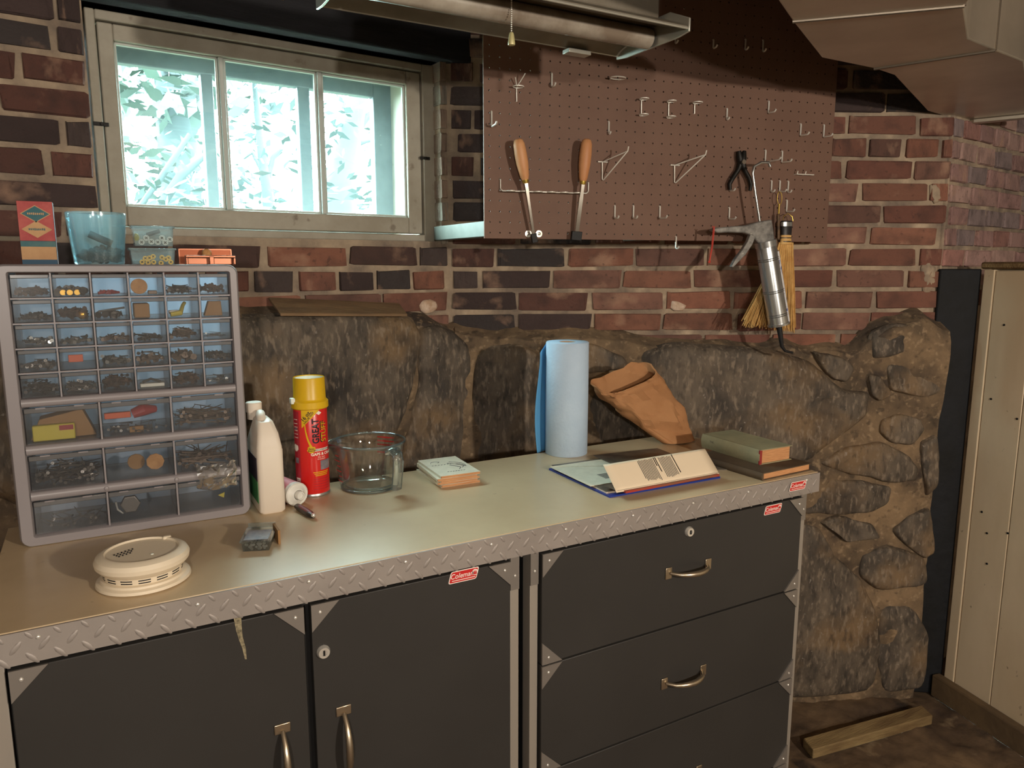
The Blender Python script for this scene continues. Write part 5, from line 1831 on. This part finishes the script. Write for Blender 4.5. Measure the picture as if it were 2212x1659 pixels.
# stand-off brackets that carry the board
def standoff(s, z0, z1, name='standoff_bracket'):
    p0 = PB.at(s, 0, -.0052)
    dirY = Vector((0, 1, 0))
    # run back to the wall
    best = None
    wallp = WB if True else WA
    k = (wallp.p0 - p0).dot(wallp.n) / dirY.dot(wallp.n)
    p1 = p0 + dirY * (k - .004)
    P_ = [p0, p0 + PB.d * .038, p1 + PB.d * .038 + Vector((0, -.016, 0)), p1]
    MB().hexa([Vector((p.x, p.y, z0)) for p in P_] + [Vector((p.x, p.y, z1)) for p in P_]).build(name, 'bracket_wood', t, bev=.002)
standoff(.002, 1.431, 1.4690)
standoff(.50, 1.431, 1.4690)
standoff(.94, 1.431, 1.4690)
standoff(.50, 2.02, 2.06)
standoff(.94, 2.02, 2.06)
# two screws with washers under the left chisel
for px, py in ((1141, 505), (1164, 505)):
    p = PB.px(px, py, .0005)
    m_ = Matrix.Translation(p) @ Vector((0, 0, 1)).rotation_difference(PB.n).to_matrix().to_4x4()
    w_ = MB().lathe([(.0085, 0), (.0085, .0016), (.0042, .0018), (.0040, .0016)], (0, 0, 0), 24).apply(m_).build('washer', 'wire_zinc', t)
    MB().lathe([(.0038, .001), (.0036, .0038), (.0012, .0046)], (0, 0, 0), 16).apply(m_).build('screw_head', 'blade_steel', w_)

# ------------------------------------------------------------------ hooks
UP = Vector((0, 0, 1))
def pbl(p, ds=0.0, dz=0.0, out=0.0):
    return p + PB.d * ds + UP * dz + PB.n * out
def l_hook(px, py0, py1, out, label, r=.0024):
    """bent wire: in at the upper hole, down the face, out and up at the tip"""
    a, e = PB.px(px, py0, .003), PB.px(px, py1, .003)
    a.x, a.y = e.x, e.y
    b_ = MB()
    b_.tube([pbl(a, 0, .003, -.012), pbl(a, 0, .0015, -.001), a, e, pbl(e, 0, -.002, .003), pbl(e, 0, -.0022, out), pbl(e, 0, .000, out + .004), pbl(e, 0, .0025, out + .006)], r, 7)
    return tag(b_.build('peg_hook', 'wire_zinc', None, sm=60), label, 'hook', 'wire hooks on the pegboard')
HK = [
    (1192, 160, 186, .020, 'straight wire hook high above the left chisel'),
    (1062, 242, 272, .040, 'wire hook at the left edge of the pegboard'),
    (1315, 264, 288, .006, 'short wire hook above the right chisel, to its right'),
    (1328, 446, 470, .018, 'left of the two wire hooks side by side low right of the chisels'),
    (1368, 446, 470, .018, 'right of the two wire hooks side by side low right of the chisels'),
    (1425, 447, 470, .034, 'lone low wire hook below the long triangular holder'),
    (1570, 236, 257, .006, 'wire hook high above the pliers'),
    (1660, 220, 243, .026, 'highest lit wire hook above the caulk gun rod'),
    (1729, 269, 292, .030, 'left of the two wire hooks near the upper right edge of the pegboard'),
    (1779, 271, 295, .030, 'wire hook at the right edge of the pegboard'),
    (1653, 326, 349, .060, 'wire hook carrying the caulk gun rod'),
    (1689, 328, 350, .036, 'wire hook just right of the caulk gun rod'),
    (1666, 392, 413, .010, 'left of three wire hooks in a close row above the whisk broom'),
    (1684, 392, 413, .024, 'middle of three wire hooks in a close row, carrying the thin brush'),
    (1702, 393, 414, .010, 'right of three wire hooks in a close row above the whisk broom'),
    (1577, 388, 411, .018, 'wire hook over the left plier handle'),
    (1575, 450, 472, .026, 'wire hook above the grip of the caulk gun'),
    (1699, 434, 456, .028, 'wire hook carrying the whisk broom'),
    (1460, 513, 535, .010, 'wire hook on the bottom edge of the pegboard'),
    (1459, 72, 92, .008, 'left of the wire hooks in the dark top of the pegboard'),
    (1541, 87, 103, .012, 'slanting wire hook in the dark top of the pegboard'),
    (1610, 86, 106, .008, 'third wire hook in the dark top of the pegboard'),
    (1648, 88, 110, .008, 'rightmost wire hook in the dark top of the pegboard'),
]
for h in HK:
    l_hook(*h)
def ring_pts(c, rx, ry, n=18):
    return [c + PB.d * (rx * math.cos(2 * math.pi * k / n)) + PB.n * (ry * math.sin(2 * math.pi * k / n)) for k in range(n + 1)]
def ring_holder(px, py, label, bar=.034, rings_=(1, 0), rx=.013):
    """tool holder: upright wire with wire loops standing out from it"""
    c = PB.px(px, py, .004)
    b_ = MB()
    b_.tube([pbl(c, 0, 0, -.012), c, pbl(c, 0, -bar, 0), pbl(c, 0, -bar, -.012)], .0017, 7)
    for k, on in enumerate(rings_):
        if on:
            cc_ = pbl(c, 0, -bar * k, .014)
            b_.tube(ring_pts(cc_, rx, .013), .0014, 6, False)
    return tag(b_.build('ring_holder', 'wire_zinc', None, sm=60), label, 'holder', 'wire tool holders on the pegboard')
ring_holder(1116, 190, 'wire tool holder with an open top high on the left of the pegboard', .030)
ring_holder(1386, 216, 'left of the two double-ring wire holders', .038, (1, 1), .011)
ring_holder(1445, 221, 'right of the two double-ring wire holders', .038, (1, 1), .011)
ring_holder(1501, 224, 'single-ring wire holder right of the double-ring holders', .024, (1, 0), .012)
c = PB.px(1328, 172, .004)
b = MB()
b.tube(ring_pts(pbl(c, 0, 0, .018), .020, .014), .0015, 6, False)
b.tube([pbl(c, -.012, .0, -.012), pbl(c, -.012, 0, .008)], .0016, 6)
b.tube([pbl(c, .012, .0, -.012), pbl(c, .012, 0, .008)], .0016, 6)
tag(b.build('ring_holder', 'wire_zinc', None), 'wide oval wire ring under the shadow edge of the pegboard', 'holder', 'wire tool holders on the pegboard')
c = PB.px(1116, 190, .004)
b = MB()
b.tube([pbl(c, 0, .002, .002), pbl(c, -.008, .020, .016)], .0014, 6)
b.tube([pbl(c, 0, .002, .002), pbl(c, .010, .022, .024), pbl(c, .012, .027, .03)], .0014, 6)
tag(b.build('forked_wire', 'wire_zinc', None), 'forked wire prongs over the upper left tool holder', 'holder')
def long_holder(px, py0, py1, tx, ty, label):
    c, e = PB.px(px, py0, .004), PB.px(px, py1, .004)
    tip = PB.px(tx, ty, .075)
    b_ = MB()
    b_.tube([pbl(c, -.011, 0, -.010), pbl(c, -.011, 0, .002), pbl(c, .013, 0, .002), pbl(c, .013, 0, -.010)], .0017, 7)
    b_.tube([c, e, pbl(e, .002, -.001, .004), tip, pbl(tip, 0, .010, .004)], .0018, 7)
    b_.tube([c, tip], .0015, 6)
    return tag(b_.build('triangle_holder', 'wire_zinc', None, sm=60), label, 'holder', 'triangular wire holders on the pegboard')
long_holder(1301, 350, 388, 1356, 326, 'left triangular wire holder, beside the right chisel')
long_holder(1457, 357, 394, 1524, 334, 'right triangular wire holder, in the middle of the pegboard')
c = PB.px(1742, 377, .012)
b = MB()
b.tube([pbl(c, -.020, 0, 0), pbl(c, .024, 0, 0)], .0016, 7)
for ds in (-.030, -.004):
    b.tube([pbl(c, ds, 0, -.024), pbl(c, ds, .0, 0), pbl(c, ds, .008, .003)], .0016, 6)
b.tube([pbl(c, -.030, 0, 0), pbl(c, -.004, 0, 0)], .0014, 6)
tag(b.build('bar_holder', 'wire_zinc', None), 'short horizontal wire bar holder above the whisk broom', 'holder')
# screwdriver rack
r0, r1 = PB.px(1081, 412, .02), PB.px(1271, 413, .02)
b = MB()
zr = r0.z
u0, u1 = PB.px(1081, 388, .004), PB.px(1271, 396, .004)
b.tube([pbl(u0, 0, 0, -.014), u0, Vector((u0.x, u0.y, zr + .006)), Vector((r0.x, r0.y, zr)) + PB.d * .006, Vector((r1.x, r1.y, zr)) - PB.d * .006, Vector((u1.x, u1.y, zr + .006)), Vector((u1.x, u1.y, u0.z)), pbl(Vector((u1.x, u1.y, u0.z)), 0, 0, -.014)], .0018, 8)
n_ = 6
for k in range(n_):
    c = r0.lerp(r1, (k + .75) / (n_ + .6))
    c.z = zr
    b.tube([c + PB.d * .0105 * math.cos(a) + PB.n * (.010 * math.sin(a) + .001) for a in [rad(d_) for d_ in range(180, 361, 20)]][::-1] if False else [c + PB.d * (.0105 * math.cos(a)) + PB.n * (.011 * math.sin(a)) for a in [rad(d_) for d_ in range(0, 181, 20)]], .0015, 6)
tag(b.build('tool_rack', 'wire_zinc', None, sm=60), 'long scalloped wire rack holding the two chisels', 'rack')

# ------------------------------------------------------------------ chisels
def chisel(top, fer, tip, label, bw, cover):
    a, f_, e = PB.px(*top, .040), PB.px(*fer, .034), PB.px(*tip, .022)
    t_ = empty('wood_chisel', label, 'chisel', e, group='wood chisels on the rack')
    d_ = (f_ - a)
    MB().tube([a, a + d_ * .03, a + d_ * .12, a + d_ * .35, a + d_ * .6, a + d_ * .88, a + d_ * .97], [.006, .0105, .0138, .0150, .0145, .0110, .0082], 16).build('handle', 'chisel_wood', t_, sm=60)
    MB().tube([a + d_ * .95, f_, f_ + (e - f_) * .04], [.0083, .0078, .0068], 16).build('ferrule', 'brass', t_)
    dd = (e - f_).normalized()
    side = PB.d - dd * PB.d.dot(dd)
    side.normalize()
    nn_ = dd.cross(side)
    rr = []
    for u, w_, th in ((.0, .0045, .0045), (.18, .0042, .0042), (.32, bw, .0030), (.96, bw, .0016), (1.0, bw, .0004)):
        p = f_ + (e - f_) * u
        rr.append([p + side * w_ + nn_ * th, p - side * w_ + nn_ * th, p - side * w_ - nn_ * th, p + side * w_ - nn_ * th])
    MB().rings(rr).build('blade', 'blade_steel', t_, bev=.0004)
    p = f_ + (e - f_) * .97
    q = e + dd * .018
    MB().rings([[p + side * (cover * s1) + nn_ * (.004 * s2) for s1, s2 in ((1, 1), (-1, 1), (-1, -1), (1, -1))], [q + side * (cover * s1) + nn_ * (.004 * s2) for s1, s2 in ((1, 1), (-1, 1), (-1, -1), (1, -1))]]).build('blade_guard', 'rubber_black', t_, bev=.001)
chisel((1119, 300), (1135, 391), (1153, 508), 'left wooden-handled chisel with a narrow blade', .0034, .007)
chisel((1268, 300), (1259, 394), (1246, 503), 'right wooden-handled chisel with a wider blade', .0052, .0135)

# ------------------------------------------------------------------ pliers
mat('plier_black', L((34, 32, 30)), .45, .5)
t = empty('pliers', 'black pliers hanging open-legged on the pegboard', 'pliers', PB.px(1600, 410, .012))
def pp(x, y, o=.014):
    return PB.px(x, y, o)
MB().tube([pp(1596, 326), pp(1598, 340), pp(1601, 352), pp(1594, 368), pp(1582, 386), pp(1576, 398), pp(1577, 410)], [.006, .0095, .0105, .0062, .0062, .0058, .0045], 10).build('jaw_and_handle', 'plier_black', t, sm=60)
MB().tube([pp(1608, 326, .018), pp(1606, 340, .018), pp(1603, 352, .018), pp(1609, 368, .018), pp(1618, 384, .018), pp(1622, 398, .018), pp(1620, 412, .018)], [.005, .0085, .0100, .0060, .0060, .0056, .0045], 10).build('jaw_and_handle', 'plier_black', t, sm=60)
pv = pp(1602, 351, .016)
MB().cyl(pv - PB.n * .012, pv + PB.n * .012, .006, n=14).build('pivot', 'blade_steel', t)

# ------------------------------------------------------------------ caulk gun
mat('gun_paint', L((160, 157, 152)), .42, .4, col2=L((104, 102, 100)), ns=40)
mix_in('gun_paint', L((210, 206, 196)), 60, .64, .70, .8, 3)
mat('gun_tube', L((190, 192, 192)), .22, .9)
mat('tube_label', L((226, 228, 232)), .4, col2=L((70, 84, 150)), ns=40, lo=.55, hi=.62)
t = empty('caulk_gun', 'silver caulk gun hanging by its rod on the right of the pegboard', 'caulk gun', PB.px(1690, 705, .06))
GO = .066
def gp_(x, y, o=GO):
    return PB.px(x, y, o)
MB().tube([gp_(1664, 360, .066), gp_(1660, 351, .066), gp_(1644, 351, .066), gp_(1629, 360, GO), gp_(1626, 374), gp_(1632, 420), gp_(1641, 478)], .0036, 10).build('plunger_rod', 'gun_tube', t, sm=60)
body = [gp_(x, y, GO + .010) for x, y in ((1538, 497), (1546, 492), (1580, 489), (1610, 487), (1640, 479), (1668, 474), (1672, 500), (1674, 518), (1646, 527), (1638, 524), (1626, 509), (1610, 503), (1580, 502), (1552, 503))]
MB().prism(body, -PB.n * .020).build('grip_body', 'gun_paint', t, bev=.003)
tr_ = [gp_(1624, 508, GO + .003), gp_(1618, 524, GO + .003), gp_(1604, 546, GO + .003), gp_(1590, 562, GO + .003), gp_(1579, 577, GO + .003)]
rr = []
for i, p in enumerate(tr_):
    w_ = (.0085, .0085, .0078, .0062, .0028)[i]
    q = tr_[min(i + 1, 4)] - tr_[max(i - 1, 0)]
    q.normalize()
    sd_ = q.cross(PB.n).normalized()
    rr.append([p + sd_ * w_ + PB.n * .007, p - sd_ * w_ + PB.n * .007, p - sd_ * w_ - PB.n * .007, p + sd_ * w_ - PB.n * .007])
MB().rings(rr).build('trigger', 'gun_paint', t, bev=.002)
b0, b1 = gp_(1654, 524), gp_(1682, 700)
dB = b1 - b0
RG = .0268
MB().tube([b0, b0 + dB * .10, b0 + dB * .11, b0 + dB * .97, b0 + dB], [RG * .95, RG * .98, RG, RG, RG * 1.04], 28).build('barrel', 'gun_tube', t, sm=40)
for u in (.19, .21, .58, .60, .87, .89):
    MB().tube([b0 + dB * (u - .006), b0 + dB * u, b0 + dB * (u + .006)], [RG, RG * 1.05, RG], 28, False).build('barrel_rib', 'gun_tube', t, sm=40)
MB().tube([b0 + dB * -.02, b0 + dB * .05], RG * 1.06, 28).build('barrel_collar', 'gun_tube', t)
MB().tube([b0 + dB * .985, b0 + dB * 1.01], [RG * 1.10, RG * 1.10], 28).build('front_plate', 'gun_tube', t)
off_ = PB.d * .0075 + PB.n * -.002
MB().tube([b0 + dB * .12 + off_, b0 + dB * .98 + off_], RG * .93, 28).build('sealant_tube', 'tube_label', t)
MB().tube([b0 + dB * 1.0, gp_(1686, 725), gp_(1689, 748), gp_(1696, 758), gp_(1712, 762)], [.0085, .0065, .0048, .0036, .0030], 12).build('nozzle', 'rubber_black', t, sm=60)
# red cord
mat('cord_red', L((190, 60, 44)), .6)
q0, q1, q2 = gp_(1541, 492, .080), gp_(1536, 530, .080), gp_(1532, 566, .080)
b = MB()
b.tube([q0 + UP * .004 - PB.d * .003, q0, q1 + PB.d * .002, q2], .0013, 6)
b.tube([q0 + UP * .004 + PB.d * .003, q0 + PB.d * .003, q1 + PB.d * .005, q2 + PB.d * .001], .0013, 6)
b.ball(q2, .0034)
tag(b.build('looped_cord', 'cord_red', None, sm=60), 'red looped cord hanging from the tip of the caulk gun grip', 'cord')

# ------------------------------------------------------------------ whisk broom and thin brush
mat('straw', L((222, 182, 116)), .7, col2=L((196, 150, 86)), ns=40, rnd=True)
mat('broom_cap', L((36, 34, 34)), .45)
t = empty('whisk_broom', 'straw whisk broom with a black handle cap behind the caulk gun', 'broom', PB.px(1680, 708, .03))
wc = PB.px(1699, 478, .026)
wb = PB.px(1697, 508, .026)
MB().tube([PB.px(1691, 478, .026), PB.px(1693, 467, .024), PB.px(1702, 461, .022), PB.px(1711, 468, .024), PB.px(1713, 478, .026)], .0012, 6).build('hanging_loop', 'brass', t)
def flatring(p, w_, th, n=18):
    return [p + PB.d * (w_ * math.cos(2 * math.pi * k / n)) + PB.n * (th * math.sin(2 * math.pi * k / n)) for k in range(n)]
def wp(y, dx=0):
    return PB.px(1699 + dx - (y - 478) * .04, y, .026)
MB().rings([flatring(wp(477), .0155, .009), flatring(wp(479), .0175, .010), flatring(wp(508), .0160, .0105)]).build('handle_cap', 'broom_cap', t, sm=40)
MB().rings([flatring(wp(480), .0182, .0106), flatring(wp(489), .0180, .0108)], False, False).build('cap_band', 'gun_tube', t, sm=40)
MB().rings([flatring(wp(507), .0155, .0102), flatring(wp(521), .0165, .0104), flatring(wp(528), .020, .011)]).build('straw_neck', 'straw', t, sm=40)
for y in (513, 521):
    MB().rings([flatring(wp(y), .0164, .0110), flatring(wp(y + 2), .0166, .0110)], False, False).build('binding', 'broom_cap', t, sm=40)
b = MB()
g = random.Random(6)
for k in range(420):
    u = g.random()
    dep = g.uniform(-.010, .010)
    x0_ = 1683 + 29 * u + g.uniform(-2, 2)
    x2_ = 1600 + 117 * (u ** .62) + g.uniform(-4, 4)
    yb_ = 702 + 12 * u + g.uniform(-16, 6)
    xm_ = x0_ + (x2_ - x0_) * .36
    p0, p1, p2 = PB.px(x0_, 524, .020 + dep * .7), PB.px(xm_ + g.uniform(-2, 2), 600, .018 + dep * 1.0), PB.px(x2_, yb_, .016 + dep * 1.3)
    b.tube([p0, p1, p2], [.0010, .0011, .0008], 4, False)
o = b.build('bristles', 'straw', t, sm=60, fix=False)
o['kind'] = 'stuff'
mat('brush_mixed', L((120, 92, 64)), .6, .3, col2=L((52, 42, 38)), ns=60)
t = empty('thin_brush', 'thin twisted-wire bottle brush hanging beside the whisk broom', 'brush', PB.px(1680, 520, .02))
lp = [PB.px(1684 + 5 * math.sin(rad(a)), 428 + 14 * -math.cos(rad(a)), .024) for a in range(0, 361, 24)]
MB().tube(lp, .0010, 6, False).build('wire_loop', 'brass', t)
MB().tube([PB.px(1683, 440, .024), PB.px(1682, 462, .024)], .0022, 8).build('twisted_stem', 'brass', t)
pts = [PB.px(1681 + (k % 2) * .4, 462 + 56 * k / 22, .024) for k in range(23)]
MB().tube(pts, [.0040 if k % 2 else .0052 for k in range(23)], 10).build('brush_head', 'brush_mixed', t, sm=60)

# ------------------------------------------------------------------ fluorescent fixture
mat('fixture_paint', L((150, 142, 128)), .38, .25, col2=L((120, 110, 96)), ns=5)
mat('fixture_rim', L((176, 172, 160)), .3, .5)
mat('tube_glass', L((172, 164, 150)), .25, spec=.6, col2=L((120, 106, 92)), ns=7)
mat('pull_bell', L((190, 180, 130)), .4, .2)
FX0, FX1 = .356, .968
t = empty('fluorescent_fixture', 'dusty grey fluorescent strip fixture hanging over the bench', 'light fixture', ((FX0 + FX1) / 2, 1.2, 1.785))
prof = [(1.288, 1.782), (1.290, 1.786), (1.276, 1.795), (1.232, 1.806), (1.222, 1.816), (1.150, 1.816), (1.140, 1.806), (1.096, 1.795), (1.082, 1.786), (1.084, 1.782), (1.098, 1.790), (1.142, 1.800), (1.152, 1.809), (1.220, 1.809), (1.230, 1.800), (1.274, 1.790)]
b = MB()
b.rings([[Vector((x, y, z)) for y, z in prof] for x in (FX0, FX1)])
b.build('reflector_pan', 'fixture_paint', t, sm=30)
MB().box((FX0 + .01, 1.150, 1.816), (FX1 - .01, 1.222, 1.862)).build('ballast_housing', 'fixture_paint', t, bev=.004)
MB().tube([(FX0, 1.289, 1.783), (FX1, 1.289, 1.783)], .0022, 8).build('pan_rim', 'fixture_rim', t)
MB().tube([(FX0, 1.083, 1.783), (FX1, 1.083, 1.783)], .0022, 8).build('pan_rim', 'fixture_rim', t)
for x0, x1 in ((FX0 - .003, FX0 + .001), (FX1 - .001, FX1 + .003)):
    pts = [(1.293, 1.777), (1.293, 1.800), (1.240, 1.824), (1.132, 1.824), (1.079, 1.800), (1.079, 1.777), (1.11, 1.773), (1.26, 1.773)]
    MB().prism([(x0, y, z) for y, z in pts], (x1 - x0, 0, 0)).build('end_plate', 'fixture_rim', t, bev=.001)
MB().tube([(FX0 + .006, 1.186, 1.790), (FX0 + .02, 1.186, 1.790), (FX1 - .02, 1.186, 1.790), (FX1 - .006, 1.186, 1.790)], [.0185, .0190, .0190, .0185], 24).build('lamp_tube', 'tube_glass', t, sm=50)
MB().tube([(FX0 + .012, 1.252, 1.797), (FX1 - .012, 1.252, 1.797)], .004, 8).build('pan_ridge', 'fixture_rim', t)
p = at_y(1248, 105, 1.285)
MB().box((p.x - .026, 1.276, 1.772), (p.x + .026, 1.300, 1.780)).build('mount_foot', 'fixture_rim', t, bev=.001)
c = at_y(1105, 80, 1.16)
b = MB()
z = 1.80
while z > c.z + .006:
    b.ball((c.x, 1.16, z), .0014, n=7, m=5)
    z -= .0034
b.build('pull_chain', 'wire_zinc', t, sm=60)
MB().lathe([(.0058, -.013), (.0064, -.011), (.0042, .004), (.0030, .007), (.0008, .008)], (c.x, 1.16, c.z), 14).build('pull_knob', 'pull_bell', t)
for x in (FX0 + .08, FX1 - .08):
    MB().tube([(x, 1.186, 1.862), (x, 1.186, CEIL)], .003, 6).build('hanger_rod', 'iron', t)

# ------------------------------------------------------------------ air duct
mat('duct_metal', L((206, 196, 180)), .34, .8, col2=L((180, 170, 154)), ns=3.0, bump=.06, bs=12)
mat('duct_seam', L((120, 110, 98)), .4, .8)
ZD = 1.79
def dz(px, py):
    p = at_z(px, py, ZD)
    return Vector((p.x, p.y, ZD))
t = empty('air_duct', 'boxy galvanized sheet-metal air duct under the ceiling', 'duct', (1.4, .95, ZD))
s1a, s1b = dz(1712, 46), dz(2083, 12)
s2a, s2b = dz(1888, 148), dz(2150, 108)
far0, far1 = dz(2083, 263), dz(2212, 236)
A_ = [Vector((.72, .70, ZD)), dz(1680, 0), s1a, s1b, Vector((1.18, .66, ZD)), Vector((.95, .52, ZD))]
B_ = [s1a, dz(1775, 125), s2a, s2b, dz(2092, 84), s1b]
C_ = [s2a, dz(1932, 163), dz(2004, 240), far0, far1 + Vector((.12, -.02, 0)), Vector((2.06, 1.06, ZD)), dz(2212, 133) + Vector((.0, .0, 0)), s2b]
for P_ in (A_, B_, C_):
    MB().prism(P_, (0, 0, CEIL - ZD)).build('duct_section', 'duct_metal', t, bev=.003)
def seam(p, q, r=.0035):
    d_ = (q - p)
    MB().tube([p - UP * .0005, q - UP * .0005], r, 6).build('duct_seam', 'duct_seam', t)
seam(s1a, s1b)
seam(s2a, s2b)
seam(s2b, s2b + UP * .3, .003)
seam(s1b + Vector((.0, -.0005, 0)), s1b + UP * .3, .003)
MB().prism([far0 + Vector((-.01, .0, -.012)), far1 + Vector((.12, -.02, -.012)), far1 + Vector((.11, -.06, -.012)), far0 + Vector((-.02, -.04, -.012))], (0, 0, .012)).build('duct_flange', 'duct_metal', t, bev=.002)
for P_ in (s1b.lerp(s2b, .4), s2b.lerp(dz(2212, 133), .3)):
    pass

# ------------------------------------------------------------------ outside: trees and shrubs beyond the window
mat('bark_far', (.0095, .0165, .0175), .9, col2=(.0125, .019, .020), ns=6)
mat('leaf_far', (.0150, .0300, .0200), .7, col2=(.0190, .032, .0260), ns=4)
mat('leaf_pale', (.0165, .0265, .0270), .7, col2=(.020, .029, .029), ns=4)
def tree(name, label, trunk, branches, leaves, seed, leafmat):
    g_ = random.Random(seed)
    base = trunk[0]
    t_ = empty(name, label, 'tree', base[0])
    MB().tube([p for p, r in trunk], [r for p, r in trunk], 10).build('trunk', 'bark_far', t_, sm=60)
    for br in branches:
        MB().tube([p for p, r in br], [r for p, r in br], 7).build('branch', 'bark_far', t_, sm=60)
    b_ = MB()
    for (c, rx, rz, n, sz) in leaves:
        for k in range(n):
            a, q = g_.uniform(0, 6.28), math.sqrt(g_.random())
            p = Vector(c) + Vector((rx * q * math.cos(a), g_.uniform(-.4, .4), rz * q * math.sin(a)))
            u = Vector((g_.gauss(0, 1), g_.gauss(0, 1), g_.gauss(0, .6))).normalized()
            v = u.orthogonal().normalized()
            v = (v * math.cos(a) + u.cross(v) * math.sin(a))
            s_ = sz * g_.uniform(.5, 1.2)
            b_.add([p - u * s_, p - v * s_ * .4, p + u * s_, p + v * s_ * .4], [(0, 1, 2, 3)])
    o_ = b_.build('foliage', leafmat, t_, sm=0, fix=False)
    o_['kind'] = 'stuff'
Y1, Y2 = 4.2, 5.5
w_ = lambda x, y, Y: at_y(x, y, Y)
tree('leafy_tree', 'leafy tree with a thick trunk seen through the left window pane', [(w_(395, 560, Y1), .13), (w_(390, 400, Y1), .10), (w_(382, 250, Y1), .10), (w_(375, 60, Y1), .085)],
     [[(w_(385, 260, Y1), .05), (w_(350, 180, Y1), .04), (w_(340, 90, Y1), .025)], [(w_(388, 300, Y1), .05), (w_(420, 200, Y1), .03), (w_(430, 100, Y1), .02)], [(w_(300, 450, 3.6), .012), (w_(350, 380, 3.6), .014), (w_(410, 290, 3.6), .010)], [(w_(330, 470, 3.6), .02), (w_(390, 380, 3.6), .02), (w_(450, 330, 3.6), .012)]],
     [(w_(310, 150, 3.8), .36, .16, 170, .075), (w_(420, 180, 3.8), .3, .16, 130, .07), (w_(300, 300, 4.0), .3, .2, 60, .05), (w_(320, 420, 3.8), .36, .2, 200, .05), (w_(430, 380, 3.9), .3, .25, 120, .05), (w_(340, 300, 5.2), .8, .7, 500, .07)], 1, 'leaf_far')
tree('thin_tree', 'thin pale sapling seen through the middle window pane', [(w_(585, 560, 3.6), .03), (w_(580, 430, 3.6), .028), (w_(565, 330, 3.6), .02), (w_(550, 180, 3.6), .012)],
     [[(w_(575, 400, 3.6), .018), (w_(590, 340, 3.6), .012), (w_(610, 320, 3.6), .008)], [(w_(572, 380, 3.6), .014), (w_(545, 330, 3.6), .010), (w_(520, 345, 3.6), .007)], [(w_(520, 380, 3.6), .010), (w_(545, 400, 3.6), .008)]],
     [(w_(565, 340, 3.6), .2, .12, 60, .05), (w_(520, 200, 4.4), .3, .25, 60, .06), (w_(560, 160, 4.4), .4, .12, 60, .05), (w_(590, 430, 3.6), .1, .14, 50, .04), (w_(510, 420, 4.0), .15, .15, 40, .05), (w_(570, 330, 5.6), .7, .7, 240, .06)], 2, 'leaf_pale')
tree('leaning_tree', 'leaning forked tree seen through the right window pane', [(w_(725, 560, 4.6), .12), (w_(735, 400, 4.6), .10), (w_(755, 290, 4.6), .075), (w_(785, 170, 4.6), .05)],
     [[(w_(755, 300, 4.6), .035), (w_(790, 255, 4.6), .025), (w_(825, 232, 4.6), .014)], [(w_(752, 320, 4.6), .02), (w_(790, 305, 4.6), .014), (w_(820, 300, 4.6), .01)]],
     [(w_(740, 330, 4.4), .16, .3, 50, .05), (w_(760, 420, 4.4), .4, .08, 60, .05), (w_(690, 250, 4.6), .25, .2, 30, .05), (w_(770, 360, 5.8), .6, .5, 160, .06)], 3, 'leaf_pale')
